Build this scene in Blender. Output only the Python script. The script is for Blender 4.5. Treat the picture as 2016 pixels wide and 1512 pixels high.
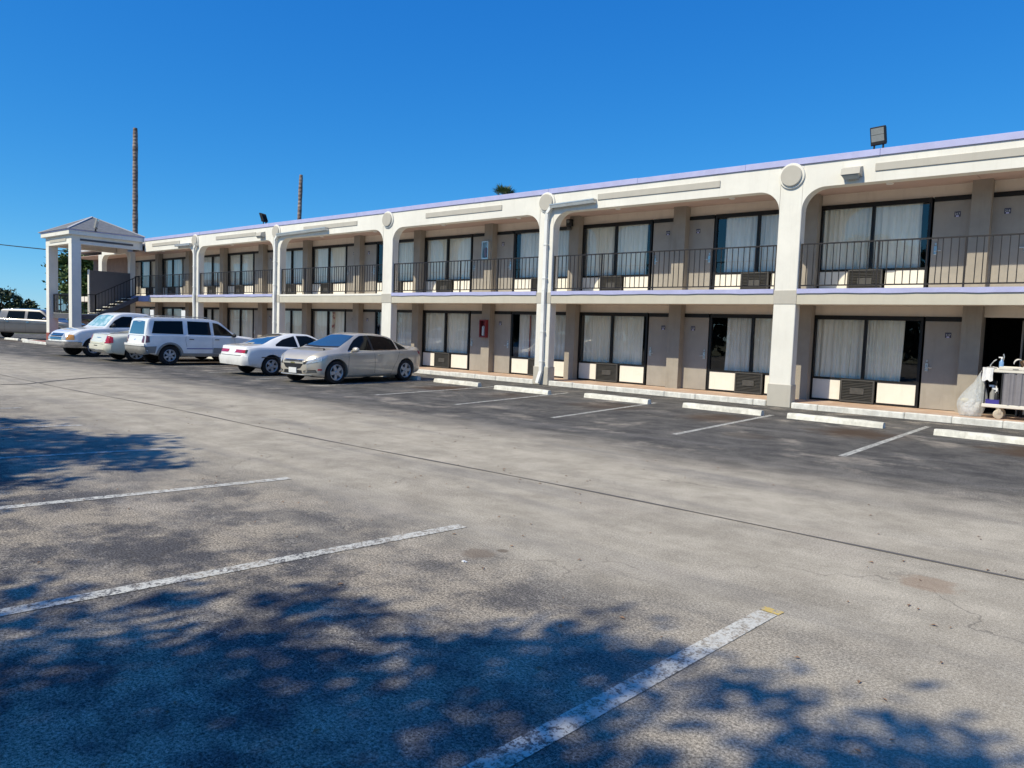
import bpy, bmesh, math, random
from mathutils import Vector, Matrix
from mathutils.bvhtree import BVHTree
random.seed(7)
PI = math.pi
S = bpy.context.scene
for o in list(bpy.data.objects): bpy.data.objects.remove(o)
COL = S.collection

# ------------------------------------------------------------------ camera
PITCH, ROLL, YAW = -0.0707, 0.0364, 0.7011
F = Vector((-math.sin(YAW)*math.cos(PITCH), math.cos(YAW)*math.cos(PITCH), math.sin(PITCH)))
R0 = Vector((math.cos(YAW), math.sin(YAW), 0)); U0 = R0.cross(F)
R = math.cos(ROLL)*R0 + math.sin(ROLL)*U0; U = -math.sin(ROLL)*R0 + math.cos(ROLL)*U0
cam = bpy.data.cameras.new('camera'); co = bpy.data.objects.new('camera', cam); COL.objects.link(co)
cam.sensor_width = 36; cam.lens = 1447.35/2016*36; cam.clip_end = 4000; cam.clip_start = 0.05
M = Matrix((R, U, -F)).transposed().to_4x4(); M.translation = Vector((6.487, -17.67, 1.572))
co.matrix_world = M; S.camera = co

# ------------------------------------------------------------------ light
SUN = Vector((0.235, 1.0, -1.045)).normalized()
w = bpy.data.worlds.new('World'); S.world = w; w.use_nodes = True
nt = w.node_tree; bg = nt.nodes['Background']
sky = nt.nodes.new('ShaderNodeTexSky'); sky.sky_type = 'NISHITA'; sky.sun_disc = False
sky.sun_elevation = math.asin(-SUN.z); sky.sun_rotation = math.radians(193.2)
sky.air_density = .75; sky.dust_density = 0.0; sky.ozone_density = 1.3; sky.altitude = 0
hs = nt.nodes.new('ShaderNodeHueSaturation'); hs.inputs['Saturation'].default_value = 1.22
hs.inputs['Value'].default_value = 1.0
mu = nt.nodes.new('ShaderNodeMix'); mu.data_type = 'RGBA'; mu.blend_type = 'MULTIPLY'; mu.inputs[0].default_value = 1.0
mu.inputs[7].default_value = (0.47, 1.13, 1.72, 1)
nt.links.new(sky.outputs[0], hs.inputs['Color']); nt.links.new(hs.outputs[0], mu.inputs[6]); 
# tone the sky per channel: k * (c * strength) ** p / strength  (evens out the zenith-to-horizon range)
sps = nt.nodes.new('ShaderNodeSeparateColor'); cbs = nt.nodes.new('ShaderNodeCombineColor'); nt.links.new(mu.outputs[2], sps.inputs[0])
SKY = 0.098
for ch, (kk, pw) in enumerate(((1.28, 1.15), (.74, .72), (.83, .42))):
    m1 = nt.nodes.new('ShaderNodeMath'); m1.operation = 'MULTIPLY'; m1.inputs[1].default_value = SKY; nt.links.new(sps.outputs[ch], m1.inputs[0])
    m2_ = nt.nodes.new('ShaderNodeMath'); m2_.operation = 'POWER'; m2_.inputs[1].default_value = pw; nt.links.new(m1.outputs[0], m2_.inputs[0])
    m3 = nt.nodes.new('ShaderNodeMath'); m3.operation = 'MULTIPLY'; m3.inputs[1].default_value = kk/SKY; nt.links.new(m2_.outputs[0], m3.inputs[0])
    nt.links.new(m3.outputs[0], cbs.inputs[ch])
nt.links.new(cbs.outputs[0], bg.inputs[0])
bg.inputs[1].default_value = 0.098
sl = bpy.data.lights.new('sun', 'SUN'); so = bpy.data.objects.new('sun', sl); COL.objects.link(so)
sl.energy = 4.75; sl.angle = math.radians(0.55); sl.color = (1.0, 0.912, 0.70)
so.rotation_euler = SUN.to_track_quat('-Z', 'Y').to_euler(); so.location = (0, -30, 40)
S.view_settings.view_transform = 'Standard'; S.view_settings.look = 'None'
S.view_settings.gamma = 1.0; S.view_settings.exposure = 0.0
S.view_settings.use_curve_mapping = False
S.render.engine = 'CYCLES'

# ------------------------------------------------------------------ materials
class NT:
    def __init__(s, m): s.t = m.node_tree; s.n = s.t.nodes; s.l = s.t.links
    def link(s, a, b): s.l.new(a, b)
    def val(s, sock, v):
        if hasattr(v, 'is_output'): s.l.new(v, sock)
        else: sock.default_value = v
    def math(s, op, a, b=0.0, c=0.0, clamp=False):
        n = s.n.new('ShaderNodeMath'); n.operation = op; n.use_clamp = clamp
        s.val(n.inputs[0], a); s.val(n.inputs[1], b); s.val(n.inputs[2], c); return n.outputs[0]
    def noise(s, vec, scale, detail=4, rough=.6, dist=0.0):
        n = s.n.new('ShaderNodeTexNoise'); s.val(n.inputs['Vector'], vec)
        n.inputs['Scale'].default_value = scale; n.inputs['Detail'].default_value = detail
        n.inputs['Roughness'].default_value = rough; n.inputs['Distortion'].default_value = dist
        return n.outputs['Fac']
    def vor(s, vec, scale, feat='F1', rnd=1.0):
        n = s.n.new('ShaderNodeTexVoronoi'); n.feature = feat; s.val(n.inputs['Vector'], vec)
        n.inputs['Scale'].default_value = scale; n.inputs['Randomness'].default_value = rnd
        return n.outputs['Distance']
    def ramp(s, fac, a, b, lo=0.0, hi=1.0):
        n = s.n.new('ShaderNodeMapRange'); n.interpolation_type = 'SMOOTHSTEP'
        s.val(n.inputs[0], fac); n.inputs[1].default_value = a; n.inputs[2].default_value = b
        s.val(n.inputs[3], lo); s.val(n.inputs[4], hi); return n.outputs[0]
    def mix(s, f, a, b, mode='MIX'):
        n = s.n.new('ShaderNodeMix'); n.data_type = 'RGBA'; n.blend_type = mode
        s.val(n.inputs[0], f)
        for i, v in ((6, a), (7, b)):
            if hasattr(v, 'is_output'): s.l.new(v, n.inputs[i])
            else: n.inputs[i].default_value = (*v, 1) if len(v) == 3 else v
        return n.outputs[2]
    def map(s, vec, scale=(1, 1, 1), loc=(0, 0, 0), rot=(0, 0, 0)):
        n = s.n.new('ShaderNodeMapping'); s.val(n.inputs[0], vec)
        n.inputs['Scale'].default_value = scale; n.inputs['Location'].default_value = loc
        n.inputs['Rotation'].default_value = rot; return n.outputs[0]
    def bump(s, h, strength, dist, normal=None):
        n = s.n.new('ShaderNodeBump'); n.inputs['Strength'].default_value = strength
        n.inputs['Distance'].default_value = dist; s.val(n.inputs['Height'], h)
        if normal: s.l.new(normal, n.inputs['Normal'])
        return n.outputs[0]

def newmat(name):
    m = bpy.data.materials.new(name); m.use_nodes = True
    return m, NT(m), m.node_tree.nodes['Principled BSDF']
def coords(T, kind='Object'):
    return T.n.new('ShaderNodeTexCoord').outputs[kind]
def geo(T): return T.n.new('ShaderNodeNewGeometry').outputs['Position']

def mat(name, col, rough=.7, var=.12, vs=3.0, bump=.0, bs=60, spec=.4, metal=0.0, coat=0.0, streak=0.0, dirt=None):
    m, T, P = newmat(name); v = geo(T)
    P.inputs['Roughness'].default_value = rough; P.inputs['Metallic'].default_value = metal
    P.inputs['Specular IOR Level'].default_value = spec; P.inputs['Coat Weight'].default_value = coat
    if coat: P.inputs['Coat Roughness'].default_value = .04
    c = (*col, 1)
    n1 = T.noise(v, vs, 5, .65)
    f = T.ramp(n1, .3, .75, 1-var, 1+var*.6)
    cc = T.n.new('ShaderNodeCombineColor')
    out = T.mix(1.0, c, (1, 1, 1), 'MULTIPLY')
    mul = T.n.new('ShaderNodeVectorMath'); mul.operation = 'SCALE'
    mul.inputs[0].default_value = col; T.link(f, mul.inputs['Scale'])
    out = mul.outputs[0]
    if streak:
        sv = T.map(v, (2.5, 2.5, .25)); sn = T.noise(sv, 3.0, 5, .7)
        out = T.mix(T.ramp(sn, .48, .78, 0, streak), out, dirt or (col[0]*.45, col[1]*.42, col[2]*.38))
    T.link(out, P.inputs['Base Color'])
    rr = T.ramp(T.noise(v, vs*4, 3), .3, .7, rough-.06, min(1, rough+.08)); T.link(rr, P.inputs['Roughness'])
    if bump:
        T.link(T.bump(T.noise(v, bs, 4, .7), bump, .004), P.inputs['Normal'])
    return m

def mat_paint(name, col, flake=0.0, metal=0.0):
    m, T, P = newmat(name); v = coords(T)
    P.inputs['Metallic'].default_value = metal; P.inputs['Roughness'].default_value = .38
    P.inputs['Coat Weight'].default_value = 1.0; P.inputs['Coat Roughness'].default_value = .035
    f = T.ramp(T.noise(v, 2.2, 4), .35, .7, .94, 1.03)
    mul = T.n.new('ShaderNodeVectorMath'); mul.operation = 'SCALE'; mul.inputs[0].default_value = col
    T.link(f, mul.inputs['Scale'])
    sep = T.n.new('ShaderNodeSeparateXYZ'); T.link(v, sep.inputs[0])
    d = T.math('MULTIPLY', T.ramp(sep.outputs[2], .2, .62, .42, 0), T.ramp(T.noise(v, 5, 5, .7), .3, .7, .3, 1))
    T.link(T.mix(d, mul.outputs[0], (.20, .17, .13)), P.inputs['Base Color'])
    return m

MT = {}
MT['cream'] = mat('cream_stucco', (.81, .785, .715), .75, .08, .9, .35, 70, streak=.26, dirt=(.55, .52, .45))
MT['trim'] = mat('grey_tan_trim', (.50, .47, .41), .7, .06, 2, .2, 90, streak=.2, dirt=(.34, .31, .26))
MT['trimlt'] = mat('greige_band', (.56, .52, .43), .7, .06, 2, .2, 90, streak=.18, dirt=(.36, .33, .27))
MT['taupe'] = mat('taupe_wall_paint', (.345, .310, .265), .7, .10, 2.5, .2, 80, streak=.3)
MT['door'] = mat('taupe_door_paint', (.355, .325, .288), .5, .08, 2.5, .05, 60, streak=.2)
MT['frieze'] = mat('beige_frieze', (.85, .775, .67), .75, .05, 2, .2, 80, streak=.15)
MT['violet'] = mat('lavender_paint', (.45, .46, .70), .5, .08, 3, streak=.25, dirt=(.42, .40, .62))
MT['soffit'] = mat('pinkish_soffit', (.55, .40, .35), .7, .08, 2, .1, 60, streak=.1)
MT['panel'] = mat('cream_infill', (.82, .78, .70), .6, .04, 3, streak=.12)
MT['frame'] = mat('dark_bronze_metal', (.008, .0075, .008), .45, .1, 4, spec=.4)
MT['rail'] = mat('dark_railing_paint', (.02, .017, .018), .5, .2, 6)
MT['grille'] = mat('dark_grille', (.07, .068, .066), .5, .15, 8)
MT['interior'] = mat('dark_room', (.03, .028, .026), .9, .1, 2)  # darkness of the unlit rooms is put into this near-black colour
MT['curb'] = mat('whitewashed_curb', (.72, .71, .66), .85, .22, 5, .6, 45, streak=.5, dirt=(.35, .32, .27))
MT['stop'] = mat('white_concrete', (.74, .72, .64), .85, .24, 5, .7, 40, streak=.55, dirt=(.40, .37, .30))
MT['galv'] = mat('galvanised', (.60, .61, .60), .35, .08, 3, metal=.6)
MT['pipe'] = mat('white_pipe', (.82, .82, .79), .4, .05, 3)
MT['roof'] = mat('roof_membrane', (.55, .55, .57), .8, .1, 1)
MT['shingle'] = mat('grey_shingle', (.20, .205, .215), .85, .2, 6, .4, 40)
MT['red'] = mat('red_brown_paint', (.30, .09, .07), .7, .15, 4)
MT['darkgrey'] = mat('dark_grey_stair', (.10, .10, .11), .6, .1, 3)
MT['stairwall'] = mat('shade_grey_stair_wall', (.15, .14, .14), .7, .06, 3, .2, 60)  # shade on the wall's side face is put into this dark grey
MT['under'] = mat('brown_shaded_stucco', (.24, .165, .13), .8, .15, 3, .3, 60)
MT['tread'] = mat('pale_tread', (.70, .68, .62), .8, .1, 5)
MT['rubber'] = mat('black_rubber', (.015, .015, .016), .8, .2, 9)
MT['black'] = mat('black_plastic', (.02, .02, .022), .5, .15, 9)
MT['chrome'] = mat('chrome', (.75, .76, .78), .12, .03, 4, metal=1.0)
MT['alloy'] = mat('alloy', (.46, .46, .46), .42, .05, 8, metal=.35)
MT['steel'] = mat('brushed_steel', (.6, .6, .6), .3, .05, 8, metal=.9)
MT['plaque'] = mat('navy_plaque', (.06, .058, .10), .4, .05, 8)
MT['white'] = mat('white_plastic', (.8, .8, .8), .45, .04, 6)
MT['lilac'] = mat('pale_lilac', (.55, .52, .75), .45, .04, 6)
MT['carpaint_w'] = mat_paint('white_car_paint', (.88, .88, .86))
MT['carpaint_c'] = mat_paint('cream_car_paint', (.78, .76, .62))
MT['carpaint_g'] = mat_paint('champagne_car_paint', (.56, .51, .425), metal=.3)
MT['carpaint_s'] = mat_paint('silver_car_paint', (.17, .165, .165), metal=.4)
MT['cladding'] = mat('grey_cladding', (.28, .27, .25), .6, .1, 5)
MT['redlens'] = mat('red_lens', (.42, .015, .02), .12, .1, 9, coat=1.0)
MT['darklens'] = mat('dark_red_lens', (.16, .03, .035), .12, .1, 9, coat=1.0)
MT['clearlens'] = mat('clear_lens', (.60, .61, .60), .1, .25, 22, coat=1.0, metal=.35)
MT['amber'] = mat('amber_lens', (.75, .33, .06), .15, .1, 9, coat=1.0)
MT['gold'] = mat('gold_emblem', (.62, .47, .18), .25, .05, 8, metal=.8)
MT['plate'] = mat('pale_plate', (.75, .76, .76), .5, .05, 30)
MT['seam'] = mat('panel_gap', (.01, .01, .01), .9, .05, 5)
MT['cartshelf'] = mat('cream_plastic', (.74, .70, .62), .5, .05, 5)
MT['fabric'] = mat('grey_fabric', (.23, .22, .24), .9, .1, 8, .3, 200)
MT['towel'] = mat('white_towel', (.84, .83, .82), .95, .05, 12, .6, 120)
MT['bluetray'] = mat('blue_plastic', (.06, .05, .28), .45, .1, 6)
MT['bluebottle'] = mat('blue_bottle', (.20, .36, .62), .25, .05, 9)
MT['wheelcream'] = mat('cream_caster', (.60, .53, .42), .6, .15, 9)
MT['carton'] = mat('brown_carton', (.28, .17, .10), .85, .1, 6)
MT['wire'] = mat('black_wire', (.02, .02, .02), .6, .05, 5)
MT['firered'] = mat('red_cabinet', (.24, .025, .03), .4, .08, 6, coat=.4)
MT['lightglass'] = mat('lamp_glass', (.26, .28, .28), .2, .1, 9, coat=.6)
MT['redcloth'] = mat('dull_red_cloth', (.38, .12, .10), .9, .15, 8)
m_, T_, P_ = newmat('printed_cloth'); v_ = geo(T_)
T_.link(T_.mix(T_.ramp(T_.noise(T_.map(v_, (5, 5, 3)), 1.6, 3, .6), .52, .60), (.74, .66, .54), (.36, .12, .12)), P_.inputs['Base Color']); P_.inputs['Roughness'].default_value = .9; MT['printcloth'] = m_

def mat_glass(name, refl=.18, tint=(.96, .98, .98)):
    m, T, P = newmat(name); T.n.remove(P)
    tr = T.n.new('ShaderNodeBsdfTransparent'); tr.inputs[0].default_value = (*tint, 1)
    gl = T.n.new('ShaderNodeBsdfGlossy'); gl.inputs['Roughness'].default_value = .015
    wv = T.noise(geo(T), 1.1, 2, .5); T.link(T.bump(wv, .12, .03), gl.inputs['Normal'])
    fr = T.n.new('ShaderNodeLayerWeight'); fr.inputs['Blend'].default_value = .5
    f = T.math('ADD', T.math('MULTIPLY', T.math('POWER', fr.outputs['Facing'], 4.0), .9), refl, clamp=True)
    mx = T.n.new('ShaderNodeMixShader'); T.link(f, mx.inputs[0]); T.link(tr.outputs[0], mx.inputs[1]); T.link(gl.outputs[0], mx.inputs[2])
    T.link(mx.outputs[0], T.n['Material Output'].inputs[0]); return m
MT['glass'] = mat_glass('window_glass', .085)
m, T, P = newmat('car_glass'); P.inputs['Base Color'].default_value = (.006, .008, .009, 1); P.inputs['Roughness'].default_value = .03
P.inputs['Specular IOR Level'].default_value = .18; MT['carglass'] = m
m, T, P = newmat('screen_glass'); P.inputs['Base Color'].default_value = (.035, .06, .065, 1); P.inputs['Roughness'].default_value = .04
P.inputs['Specular IOR Level'].default_value = 1.0; P.inputs['Coat Weight'].default_value = 1.0; P.inputs['Coat IOR'].default_value = 2.0; P.inputs['Coat Roughness'].default_value = .01
MT['screen'] = m
m, T, P = newmat('sunshade_glass'); P.inputs['Roughness'].default_value = .05; P.inputs['Coat Weight'].default_value = 1.0
T.link(T.mix(T.ramp(T.noise(coords(T), 2.2, 3), .42, .62), (.20, .42, .42), (.62, .78, .76)), P.inputs['Base Color']); MT['sunshade'] = m

# curtain: cream cloth, slightly translucent
m, T, P = newmat('curtain_cloth'); v = geo(T)
P.inputs['Roughness'].default_value = .95; P.inputs['Specular IOR Level'].default_value = .1
T.link(T.mix(T.ramp(T.noise(T.map(v, (9, 9, .4)), 2, 4), .35, .7), (.95, .93, .84), (.84, .81, .70)), P.inputs['Base Color'])
MT['curtain'] = m
m2 = m.copy(); m2.name = 'greyer_curtain_cloth'; P2 = m2.node_tree.nodes
for n_ in P2:
    if n_.type == 'MIX': n_.inputs[6].default_value = (.86, .86, .82, 1); n_.inputs[7].default_value = (.70, .69, .64, 1)
MT['curtain2'] = m2
m, T, P = newmat('thin_plastic_bag'); v = coords(T)
P.inputs['Base Color'].default_value = (.82, .86, .88, 1); P.inputs['Roughness'].default_value = .3
T.link(T.bump(T.noise(T.map(v, (6, 6, 2)), 3, 5, .7, 1.5), .9, .05), P.inputs['Normal'])
P.inputs['Alpha'].default_value = .5; P.inputs['Coat Weight'].default_value = .5
MT['bag'] = m

# asphalt ---------------------------------------------------------------
def asphalt_color(T, v):
    sep = T.n.new('ShaderNodeSeparateXYZ'); T.link(v, sep.inputs[0]); x, y = sep.outputs[0], sep.outputs[1]
    big = T.noise(T.map(v, (.35, .8, 1)), .55, 5, .6)
    med = T.noise(v, 1.7, 6, .7)
    strk = T.noise(T.map(v, (.07, 1.0, 1), rot=(0, 0, .03)), 1.3, 6, .65)
    fine = T.noise(v, 70, 3, .85); grit = T.noise(v, 240, 1, .8)
    yy = T.math('ADD', y, T.math('MULTIPLY', T.math('SUBTRACT', strk, .5), 2.6))
    yy = T.math('ADD', yy, T.math('MULTIPLY', T.math('SUBTRACT', big, .5), 2.2))
    # lane band (pale, dusty) between the two rows of stalls
    a = T.ramp(yy, -7.6, -10.2); b = T.ramp(yy, -15.0, -12.6)
    lane = T.math('MULTIPLY', a, b)
    far = T.ramp(x, 9.0, 2.0); near = T.ramp(yy, -12.0, -14.5)
    dark = T.mix(T.ramp(med, .3, .72), (.062, .060, .058), (.150, .141, .126))
    midc = T.mix(T.ramp(T.noise(v, 1.25, 7, .72), .42, .60), (.088, .085, .087), (.310, .268, .210))
    pale = T.mix(T.ramp(med, .3, .7), (.362, .320, .250), (.530, .472, .372))
    base = T.mix(near, dark, midc)
    rs = T.math('MULTIPLY', T.ramp(x, 3.0, 7.2), T.ramp(yy, -16.8, -14.0))
    laneF = T.math('MAXIMUM', T.math('MULTIPLY', lane, T.ramp(strk, .2, .6, .72, 1)), T.math('MULTIPLY', rs, T.ramp(yy, -7.6, -9.4)))
    c = T.mix(laneF, base, pale)
    # tyre-darkened streaks along the lane
    st2 = T.noise(T.map(v, (.22, 1.25, 1), loc=(3, 9, 0), rot=(0, 0, -.02)), 1.1, 5, .62)
    c = T.mix(T.math('MULTIPLY', T.ramp(st2, .48, .72), .50), c, (.190, .180, .170))
    # bleached patches
    c = T.mix(T.math('MULTIPLY', T.ramp(T.noise(v, .9, 6, .7), .52, .68), .5), c, (.44, .385, .31))
    # exposed aggregate
    agg = T.ramp(fine, .34, .70, T.math('ADD', .30, T.math('MULTIPLY', laneF, .46)), T.math('SUBTRACT', 2.0, T.math('MULTIPLY', laneF, .74))); agg2 = T.ramp(grit, .3, .7, .65, 1.35)
    mul = T.n.new('ShaderNodeVectorMath'); mul.operation = 'SCALE'; T.link(c, mul.inputs[0]); T.link(T.math('MULTIPLY', agg, agg2), mul.inputs['Scale'])
    c = mul.outputs[0]
    # pale scuffs in the foreground stalls
    wn = T.n.new('ShaderNodeTexNoise'); wn.inputs['Scale'].default_value = 7; wn.inputs['Detail'].default_value = 4; T.link(v, wn.inputs['Vector'])
    wsc = T.n.new('ShaderNodeVectorMath'); wsc.operation = 'SCALE'; wsc.inputs['Scale'].default_value = .35; T.link(wn.outputs['Color'], wsc.inputs[0])
    wad = T.n.new('ShaderNodeVectorMath'); wad.operation = 'ADD'; T.link(v, wad.inputs[0]); T.link(wsc.outputs[0], wad.inputs[1]); wvs = wad.outputs[0]
    sc = T.vor(wvs, 15, 'DISTANCE_TO_EDGE')
    scn = T.math('MULTIPLY', T.ramp(sc, .035, .0), T.ramp(T.noise(v, 2.3, 5, .75), .47, .62))
    c = T.mix(T.math('MULTIPLY', scn, T.math('MULTIPLY', near, .75)), c, (.60, .55, .46))
    # hairline cracks
    wv = T.n.new('ShaderNodeVectorMath'); wv.operation = 'ADD'; T.link(v, wv.inputs[0])
    nn = T.n.new('ShaderNodeTexNoise'); nn.inputs['Scale'].default_value = 1.4; nn.inputs['Detail'].default_value = 6; T.link(v, nn.inputs['Vector'])
    vs = T.n.new('ShaderNodeVectorMath'); vs.operation = 'SCALE'; vs.inputs['Scale'].default_value = 1.1; T.link(nn.outputs['Color'], vs.inputs[0])
    T.link(vs.outputs[0], wv.inputs[1])
    cr = T.vor(wv.outputs[0], .38, 'DISTANCE_TO_EDGE')
    crk = T.math('MULTIPLY', T.ramp(cr, .0045, .001), T.ramp(T.noise(v, .5, 3), .45, .6))
    c = T.mix(T.math('MULTIPLY', crk, .42), c, (.06, .055, .05))
    # oil and rust-brown stains at the head of every stall
    fx = T.math('SUBTRACT', T.math('FRACT', T.math('DIVIDE', T.math('ADD', x, 61.35), 2.62)), .5)
    dx = T.math('MULTIPLY', fx, 2.62); dy = T.math('DIVIDE', T.math('ADD', y, 3.75), 1.15)
    d = T.math('SQRT', T.math('ADD', T.math('MULTIPLY', dx, dx), T.math('MULTIPLY', dy, dy)))
    d = T.math('ADD', d, T.math('MULTIPLY', T.math('SUBTRACT', T.noise(v, 2.4, 5, .7), .5), 1.5))
    oil = T.math('MULTIPLY', T.ramp(d, 1.05, .2), .88)
    oil = T.math('MULTIPLY', oil, T.ramp(T.noise(T.map(v, (1, 0, 0)), .33, 1), .36, .55, .35, 1))
    c = T.mix(oil, c, (.085, .055, .034))
    # round brown spots
    for (sx, sy, r, cc, k) in ((3.05, -13.9, .15, (.20, .155, .115), .6), (3.12, -13.72, .05, (.14, .11, .08), .7), (1.7, -5.9, .5, (.10, .085, .07), .6), (5.55, -12.2, .22, (.30, .20, .13), .5)):
        ddx = T.math('SUBTRACT', x, sx); ddy = T.math('SUBTRACT', y, sy)
        q = T.math('SQRT', T.math('ADD', T.math('MULTIPLY', ddx, ddx), T.math('MULTIPLY', ddy, ddy)))
        q = T.math('ADD', q, T.math('MULTIPLY', T.math('SUBTRACT', T.noise(v, 9, 4), .5), r*1.2))
        c = T.mix(T.math('MULTIPLY', T.ramp(q, r, r*.55), k), c, cc)
    return c, fine, grit, crk

m, T, P = newmat('aged_asphalt'); v = geo(T)
c, fine, grit, crk = asphalt_color(T, v)
T.link(c, P.inputs['Base Color']); P.inputs['Roughness'].default_value = .92; P.inputs['Specular IOR Level'].default_value = .15
h = T.math('SUBTRACT', T.math('ADD', fine, T.math('MULTIPLY', grit, .5)), T.math('MULTIPLY', crk, .8))
T.link(T.bump(h, .25, .003), P.inputs['Normal']); MT['asphalt'] = m

def linemat(name, col, wear):
    m, T, P = newmat(name); v = geo(T)
    c, fine, grit, crk = asphalt_color(T, v)
    n = T.noise(v, 16, 6, .8); n2 = T.noise(v, 2.2, 4, .6); n3 = T.noise(v, 60, 3, .8)
    k = T.math('ADD', T.math('MULTIPLY', n, .52), T.math('ADD', T.math('MULTIPLY', n2, .08), T.math('MULTIPLY', n3, .40)))
    f = T.ramp(k, .50+wear, .45+wear)
    pc = T.mix(T.ramp(T.noise(v, 5, 4), .3, .7), col, tuple(q*.82 for q in col))
    T.link(T.mix(T.math('MULTIPLY', f, .92), c, pc), P.inputs['Base Color'])
    P.inputs['Roughness'].default_value = .8; T.link(T.bump(fine, .4, .004), P.inputs['Normal']); return m
MT['line'] = linemat('worn_white_paint', (.68, .67, .60), .035)
MT['line2'] = linemat('very_worn_white_paint', (.62, .61, .56), 0.025)
MT['yellow'] = linemat('worn_yellow_paint', (.70, .50, .12), .02)

m, T, P = newmat('dark_line'); P.inputs['Base Color'].default_value = (.13, .12, .11, 1); P.inputs['Roughness'].default_value = .9; MT['darkline'] = m
m, T, P = newmat('walkway_concrete'); v = geo(T)
T.link(T.mix(T.ramp(T.noise(v, 2.5, 6, .7), .35, .7), (.50, .34, .24), (.62, .48, .38)), P.inputs['Base Color'])
P.inputs['Roughness'].default_value = .85; T.link(T.bump(T.noise(v, 60, 3), .4, .004), P.inputs['Normal']); MT['walk'] = m
m, T, P = newmat('dry_grass_ground'); v = geo(T)
T.link(T.mix(T.ramp(T.noise(v, .3, 7, .7), .35, .65), (.10, .12, .045), (.24, .21, .12)), P.inputs['Base Color'])
P.inputs['Roughness'].default_value = .95; T.link(T.bump(T.noise(v, 8, 5, .8), .8, .1), P.inputs['Normal']); MT['grassg'] = m

def leafmat(name, c1, c2):
    m, T, P = newmat(name); v = geo(T)
    oi = T.n.new('ShaderNodeObjectInfo')
    f = T.ramp(T.noise(v, 3.0, 5, .8), .3, .7)
    T.link(T.mix(f, c1, c2), P.inputs['Base Color']); P.inputs['Roughness'].default_value = .55
    P.inputs['Transmission Weight'].default_value = 0.0
    return m
MT['leaf'] = leafmat('oak_leaf', (.030, .055, .016), (.085, .125, .035))
MT['leaf2'] = leafmat('bright_leaf', (.055, .095, .022), (.15, .19, .055))
MT['leafb'] = leafmat('mid_leaf', (.045, .085, .02), (.13, .19, .05))
MT['leaf3'] = leafmat('dark_leaf', (.015, .032, .014), (.05, .075, .025))
MT['bark'] = mat('bark', (.16, .12, .09), .9, .3, 6, .8, 30)
m, T, P = newmat('palm_trunk_bark'); v = coords(T)
sp = T.n.new('ShaderNodeSeparateXYZ'); T.link(v, sp.inputs[0])
rg = T.noise(T.map(v, (.6, .6, 1.6)), 1.0, 5, .75); rng = T.math('SINE', T.math('MULTIPLY', sp.outputs[2], 22))
c = T.mix(T.ramp(rg, .35, .65), (.14, .095, .075), (.36, .29, .25)); c = T.mix(T.ramp(rng, .6, 1, 0, .16), c, (.16, .10, .08))
T.link(c, P.inputs['Base Color']); P.inputs['Roughness'].default_value = .9; T.link(T.bump(T.math('ADD', rng, rg), .5, .03), P.inputs['Normal']); MT['palm'] = m

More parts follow.
